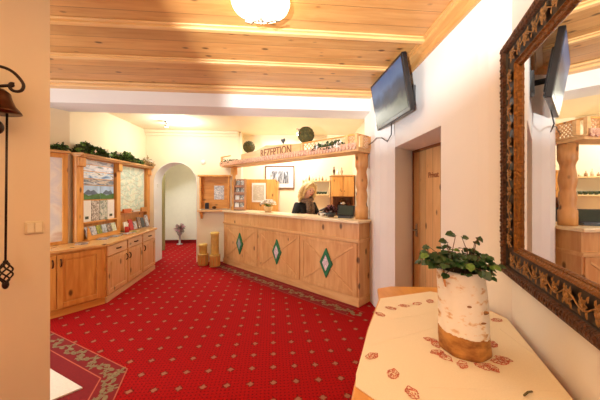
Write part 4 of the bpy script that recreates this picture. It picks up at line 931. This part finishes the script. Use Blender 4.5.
b_ = MB(); ph = [(.112, 0), (.108, .01), (.084, .04), (.068, .08), (.062, .11), (.04, .13), (.02, .135), (.015, .15)]; b_.lathe([(r_*.97, z_) for r_, z_ in ph], tuple(bc), n=28); obj('bell_cup', b_, BRONZE, t)
b_ = MB(); b_.tube([bc+Vector((0, 0, .02)), bc+Vector((-.0, 0, -.06))], .008); b_.ball(bc+Vector((-.0, 0, -.085)), .034, 1, 1, 1.2); obj('clapper', b_, IRON, t)
r0 = P(7, 112); r1 = P(5.5, 262)
b_ = MB(); b_.tube([r0, r0+(r1-r0)*.5, r1], .0055, 8); obj('pull_rod', b_, IRON, t)
b_ = MB(); e0 = P(5.5, 262); e1 = P(5.5, 283)
for k_ in range(5):
    pts_ = []
    for i in range(17):
        s = i/16; a = 2*PI*k_/5+s*PI*1.2; rr_ = .029*math.sin(PI*s)**.8+.003; c_ = e0.lerp(e1, s); pts_.append(c_+Vector((rr_*math.cos(a), rr_*math.sin(a), 0)))
    b_.tube(pts_, .0048, 6)
b_.ball(e0, .012); b_.ball(e1+Vector((0, 0, -.01)), .016, 1, 1, 1.6); obj('basket_handle', b_, IRON, t)
yb = 0; sw = P(34.5, 227.5); 
t = thing('light_switch', 'double cream light switch on the sand-coloured wall', 'light switch', BW)
b_ = MB(); b_.box(sw.x-.045, sw.x+.045, -.01, 0, sw.z-.04, sw.z+.04); obj('plate', b_, plain('cream_plate', srgb(226, 206, 160), .4, noise=.02), t, bevel=.004)
for s in (-1, 1):
    b_ = MB(); b_.box(sw.x+s*.019-.016, sw.x+s*.019+.016, -.016, -.01, sw.z-.03, sw.z+.03); obj('rocker', b_, plain('ivory_rocker', srgb(236, 220, 178), .35, noise=.02), t, bevel=.002)

# ------------------------------------------------------------------ mirror
ta = math.degrees(math.atan(TA)); MM = FR(1.238, 1.657, 1.035, -90-ta)
MWd, MHt = 1.03, 1.315
mr = thing('wall_mirror', 'large antique mirror with dark frame and gilt flower relief', 'mirror', MM)
def ringprof(prof, mbx):
    V = []; F = []
    for w_, h_ in prof: V += [(w_, -h_, w_), (MWd-w_, -h_, w_), (MWd-w_, -h_, MHt-w_), (w_, -h_, MHt-w_)]
    for i in range(len(prof)-1):
        for j in range(4): F.append((i*4+j, i*4+(j+1) % 4, (i+1)*4+(j+1) % 4, (i+1)*4+j))
    mbx.add(V, F)
b_ = MB(); ringprof([(0, .002), (0, .04), (.008, .056), (.024, .06), (.044, .056), (.05, .042)], b_)
# carved knobs along outer moulding
n1, n2 = 46, 60
for i in range(n1):
    for z_ in (.027, MHt-.027): b_.ball((.03+(MWd-.06)*i/(n1-1), -.056, z_+random.uniform(-.004, .004)), random.uniform(.008, .013), 1, .8, 1.2, 6, 4)
for i in range(n2):
    for x_ in (.027, MWd-.027): b_.ball((x_+random.uniform(-.004, .004), -.056, .03+(MHt-.06)*i/(n2-1)), random.uniform(.008, .013), 1.2, .8, 1, 6, 4)
obj('outer_moulding', b_, BARKF, mr)
b_ = MB(); ringprof([(.05, .042), (.054, .034), (.142, .026)], b_); obj('frame_panel', b_, DARKPANEL, mr)
b_ = MB(); ringprof([(.142, .026), (.144, .032), (.149, .034), (.154, .024), (.163, .018), (.170, .022), (.175, .014), (.176, .008)], b_); obj('inner_moulding', b_, GOLD, mr)
b_ = MB(); b_.box(.172, MWd-.172, -.010, -.004, .172, MHt-.172)
mm_, nt, bb = mat('mirror_glass'); bb.inputs['Metallic'].default_value = 1; bb.inputs['Roughness'].default_value = .015; bb.inputs['Base Color'].default_value = (.86, .86, .82, 1)
obj('mirror_glass', b_, mm_, mr)
b_ = MB()
def flower(cx_, cz_, r_, mbx):
    for k_ in range(7):
        a = 2*PI*k_/7; mbx.leaf((cx_, -.038, cz_), (math.cos(a), -.12, math.sin(a)), r_, r_*.75, up=(0, -1, 0))
    mbx.ball((cx_, -.041, cz_), r_*.28, 1, .6, 1, 8, 5)
def relief(p, q, n, mbx):
    p = Vector(p); q = Vector(q); d = (q-p).normalized(); nn = Vector((-d.y, d.x)); L_ = (q-p).length
    pts_ = []; 
    for i in range(n*8+1):
        s = L_*i/(n*8); o_ = .018*math.sin(2*PI*i/16); c_ = p+d*s+nn*o_; pts_.append((c_.x, -.040, c_.y))
    mbx.tube(pts_, .0028, 6)
    for i in range(n):
        c_ = p+d*L_*(i+.5)/n; 
        if i % 2 == 0: flower(c_.x, c_.y, .036, mbx)
        else: flower(c_.x, c_.y, .026, mbx)
        for s in (-1, 1):
            for e in (.25, .75):
                g_ = p+d*L_*(i+e)/n+nn*.012*s; v_ = d*random.uniform(-.6, .6)+nn*s; mbx.leaf((g_.x, -.038, g_.y), (v_.x, -.1, v_.y), .03, .016, up=(0, -1, 0))
m_ = .098
relief((m_, m_), (MWd-m_, m_), 9, b_); relief((m_, MHt-m_), (MWd-m_, MHt-m_), 9, b_); relief((m_, .16), (m_, MHt-.16), 11, b_); relief((MWd-m_, .16), (MWd-m_, MHt-.16), 11, b_)
obj('gilt_relief', b_, IVORY, mr)

# ------------------------------------------------------------------ table
TZ = .78
tp = [(.585, 2.14), (.70, 2.19), (1.05, 2.17), (1.145, 2.08), (1.15, 1.82), (1.195, 1.63), (.80, .56), (.62, .42), (.32, .42), (.14, .62), (.13, .85), (.198, 1.05), (.357, 1.50), (.54, 1.94)]
t = thing('console_table', 'honey wood table with shaped top against the mirror wall', 'table', FR(.65, 1.25))
TWD = wood('honey_table', srgb(226, 168, 88), srgb(206, 142, 62), 'y', rough=.3)
b_ = MB(); b_.prism(tp, TZ-.035, TZ); obj('tabletop', b_, TWD, t, world=True, bevel=.008)
ctr = Vector((.7, 1.3)); ap = [tuple(ctr+(Vector(p)-ctr)*.86) for p in tp]; ap2 = [tuple(ctr+(Vector(p)-ctr)*.82) for p in tp]
b_ = MB()
for i in range(len(ap)): 
    j = (i+1) % len(ap); b_.prism([ap[i], ap[j], ap2[j], ap2[i]], TZ-.12, TZ-.036)
obj('apron', b_, TWD, t, world=True)
for x, y in ((.66, 2.0), (1.12, 1.82), (.36, .62), (.72, .68)):
    b_ = MB(); b_.lathe([(.025, 0), (.03, .02), (.035, .3), (.03, .32), (.04, .5), (.04, TZ-.036)], (x, y, 0), n=16); obj('leg', b_, TWD, t, world=True)
# cloth: subdivided top with a short drop on the left edge
cl = [(.548, 1.925), (.95, 2.06), (1.13, 1.93), (1.135, 1.79), (1.18, 1.61), (.80, .59), (.50, .60), (.262, .98), (.206, 1.05), (.222, 1.12), (.365, 1.50)]
b_ = MB(); b_.prism(cl, TZ+.0005, TZ+.004)
cloth = obj('tablecloth', b_, CLOTH, M=Matrix.Translation((.65, 1.25, TZ)), world=True); tag(cloth, 'cream linen tablecloth with red embroidered motifs on the table', 'tablecloth')
# pressed folds
def tpx(x, y, dz=0): Y = (CAMZ-TZ-dz)*283/(y-193); return ((x-300)/283*Y, Y)
for a, c in (((377, 322), (436, 313)), ((366, 347), (436, 328)), ((428, 388), (560, 392)), ((500, 330), (578, 388))):
    b_ = MB(); p, q = tpx(*a), tpx(*c); b_.add([(*(Vector(p)+Vector((0, .004))), TZ+.0042), (*p, TZ+.0052), (*q, TZ+.0052), (*(Vector(q)+Vector((0, .004))), TZ+.0042), (*(Vector(p)-Vector((0, .004))), TZ+.0042), (*(Vector(q)-Vector((0, .004))), TZ+.0042)], [(3, 2, 1, 0), (2, 5, 4, 1)])
    obj('pressed_fold', b_, CLOTH, cloth, world=True)
def motif(cx_, cy_, r_, rot, mbx):
    z0_ = TZ+.0048
    for k_ in range(80):
        a = random.uniform(0, 2*PI); rr_ = r_*math.sqrt(random.random()); sx_ = 1.25; sy_ = .75
        x_ = rr_*math.cos(a)*sx_; y_ = rr_*math.sin(a)*sy_
        if abs(x_)/(r_*1.3)+abs(y_)/(r_*.95) > 1: continue
        c_ = math.cos(rot); s_ = math.sin(rot); p = Vector((cx_+x_*c_-y_*s_, cy_+x_*s_+y_*c_))
        b = random.uniform(0, PI); d = Vector((math.cos(b), math.sin(b)))*r_*.16; n = Vector((-d.y, d.x))*.5; z = z0_+random.random()*.0008
        mbx.cur = random.choice((0, 1)); mbx.add([(*(p-d), z), (*(p-n), z), (*(p+d), z), (*(p+n), z)], [(0, 1, 2, 3)])
    # outline
    z = z0_+.001
    N_ = 20; pts_ = []
    for k_ in range(N_):
        a = 2*PI*k_/N_; q = 1+.12*math.cos(5*a); x_ = r_*1.1*q*math.cos(a); y_ = r_*.7*q*math.sin(a); c_ = math.cos(rot); s_ = math.sin(rot); pts_.append(Vector((cx_+x_*c_-y_*s_, cy_+x_*s_+y_*c_)))
    mbx.cur = 0
    for k_ in range(N_):
        a, c = pts_[k_], pts_[(k_+1) % N_]; i_ = Vector((cx_, cy_)); mbx.add([(*a, z), (*c, z), (*(c+(i_-c)*.12), z), (*(a+(i_-a)*.12), z)], [(0, 1, 2, 3)])
VZ = 1.30; VC = (.757, VZ)
mots = [tpx(*p) for p in ((372, 357), (393, 375), (412, 394), (380, 315), (391, 309), (404, 306.5), (417, 304.5), (430, 302), (436, 345), (445, 358), (484, 368), (500, 363), (497, 321), (492, 345), (540, 399))]
b_ = MB()
for i, (x, y) in enumerate(mots[:-1]): motif(x, y, .03 if i < 3 else .03, .6+i*.5, b_)
for k_ in range(8):
    a = 2*PI*k_/8+.2; motif(VC[0]+.145*math.cos(a), VC[1]+.145*math.sin(a), .028, a, b_)
obj('embroidery', b_, [REDS, REDS2], cloth, world=True)
# dark twig at bottom
b_ = MB(); p, q = tpx(524, 398), tpx(532, 394); b_.tube([(*p, TZ+.009), (*((Vector(p)+Vector(q))/2), TZ+.014), (*q, TZ+.009)], .0035, 6); o = obj('pen', b_, plain('olive_pen', srgb(96, 84, 40), .5), M=Matrix.Translation((*p, TZ)), world=True); tag(o, 'short dark pen lying on the tablecloth near the front', 'pen')

# ------------------------------------------------------------------ birch vase with ivy
VM = FR(VC[0], VC[1], TZ+.0063, 0)
t = thing('birch_vase', 'birch log vase planted with dark green ivy on the tablecloth', 'vase', VM)
b_ = MB(); b_.sm = True; n = 40; rows = 22; V = []; F = []; HV = .365
for i in range(rows):
    s = i/(rows-1); z = HV*s
    for k_ in range(n):
        a = 2*PI*k_/n; r_ = .106-.008*s+.0035*math.sin(3*a+1)+.002*math.sin(7*a+9*s)
        V.append((-.018*s+r_*math.cos(a), r_*math.sin(a), z))
for i in range(rows-1):
    for k_ in range(n): F.append((i*n+k_, i*n+(k_+1) % n, (i+1)*n+(k_+1) % n, (i+1)*n+k_))
F.append(tuple(range(n))[::-1])
# rim and inside
o2 = len(V)
for k_ in range(n): a = 2*PI*k_/n; V.append((-.018+.082*math.cos(a), .088*math.sin(a), HV))
for k_ in range(n): a = 2*PI*k_/n; V.append((-.018+.079*math.cos(a), .085*math.sin(a), HV-.04))
for k_ in range(n):
    F.append(((rows-1)*n+k_, (rows-1)*n+(k_+1) % n, o2+(k_+1) % n, o2+k_)); F.append((o2+k_, o2+(k_+1) % n, o2+n+(k_+1) % n, o2+n+k_))
F.append(tuple(o2+n+k_ for k_ in range(n)))
b_.add(V, F); b_.sm = False; obj('log', b_, BIRCH, t)
SC = plain('scar', srgb(150, 104, 60), .7)
b_ = MB(); b_.tube([(-.112, -.03, .365), (-.120, -.045, .34), (-.114, -.05, .30)], [.004, .008, .003], 6); obj('bark_peel', b_, plain('peel', srgb(206, 150, 96), .7), t)
for a_ in (((.035, -.088, .2), .012, 1.5, .5, .7), ((-.03, -.098, .23), .01, 1.8, .4, .6), ((.02, -.1, .16), .007, 2, .4, .6)): b_ = MB(); b_.ball(*a_); obj('bark_scar', b_, SC, t)
st = MB(); lf = MB()
tips = []
for i in range(120):
    a = random.uniform(0, 2*PI); e = random.uniform(-.05, 1.15); L_ = random.uniform(.05, .14)
    d = Vector((math.cos(a)*math.cos(e)*1.1, math.sin(a)*math.cos(e), math.sin(e)*.6))
    tips.append((d*L_, a))
for v in ((-.15, -.02, .02), (-.14, .0, .045), (-.12, .02, .07), (.12, -.02, -.0), (.12, 0, .02), (.09, 0, .12), (.085, .01, .10), (-.01, 0, .13), (.02, 0, .115), (-.05, 0, .10), (.1, -.05, -.01), (-.1, -.09, -.02), (-.04, -.13, -.015), (.07, -.11, -.03), (.03, -.125, .0), (.12, -.03, -.04)): tips.append((Vector(v), math.atan2(v[1], v[0])))
for d, a in tips:
    b0 = Vector((-.018+.05*math.cos(a), .05*math.sin(a), HV-.03)); p_ = Vector((-.032, 0, HV+.025))+d
    mid = b0.lerp(p_, .5)+Vector((0, 0, .03)); st.tube([b0, mid, p_], [.0022, .002, .0014], 5)
    lf.cur = 0 if random.random() > .1 else 1
    dd_ = Vector((math.cos(a), math.sin(a), random.uniform(-.8, .2)))
    W_ = random.uniform(.03, .046)
    c_ = p_
    lf.leaf(c_, dd_, W_*1.05, W_, up=(random.uniform(-.4, .4), random.uniform(-1, -.1), 1))
    for s in (-1, 1):
        rot = Matrix.Rotation(s*.9, 3, 'Z'); lf.leaf(c_, rot @ dd_, W_*.8, W_*.6, up=(random.uniform(-.4, .4), random.uniform(-1, -.1), 1))
obj('stem', st, STEM, t); obj('ivy_leaf', lf, [LEAF, LEAF2], t)['kind'] = 'stuff'
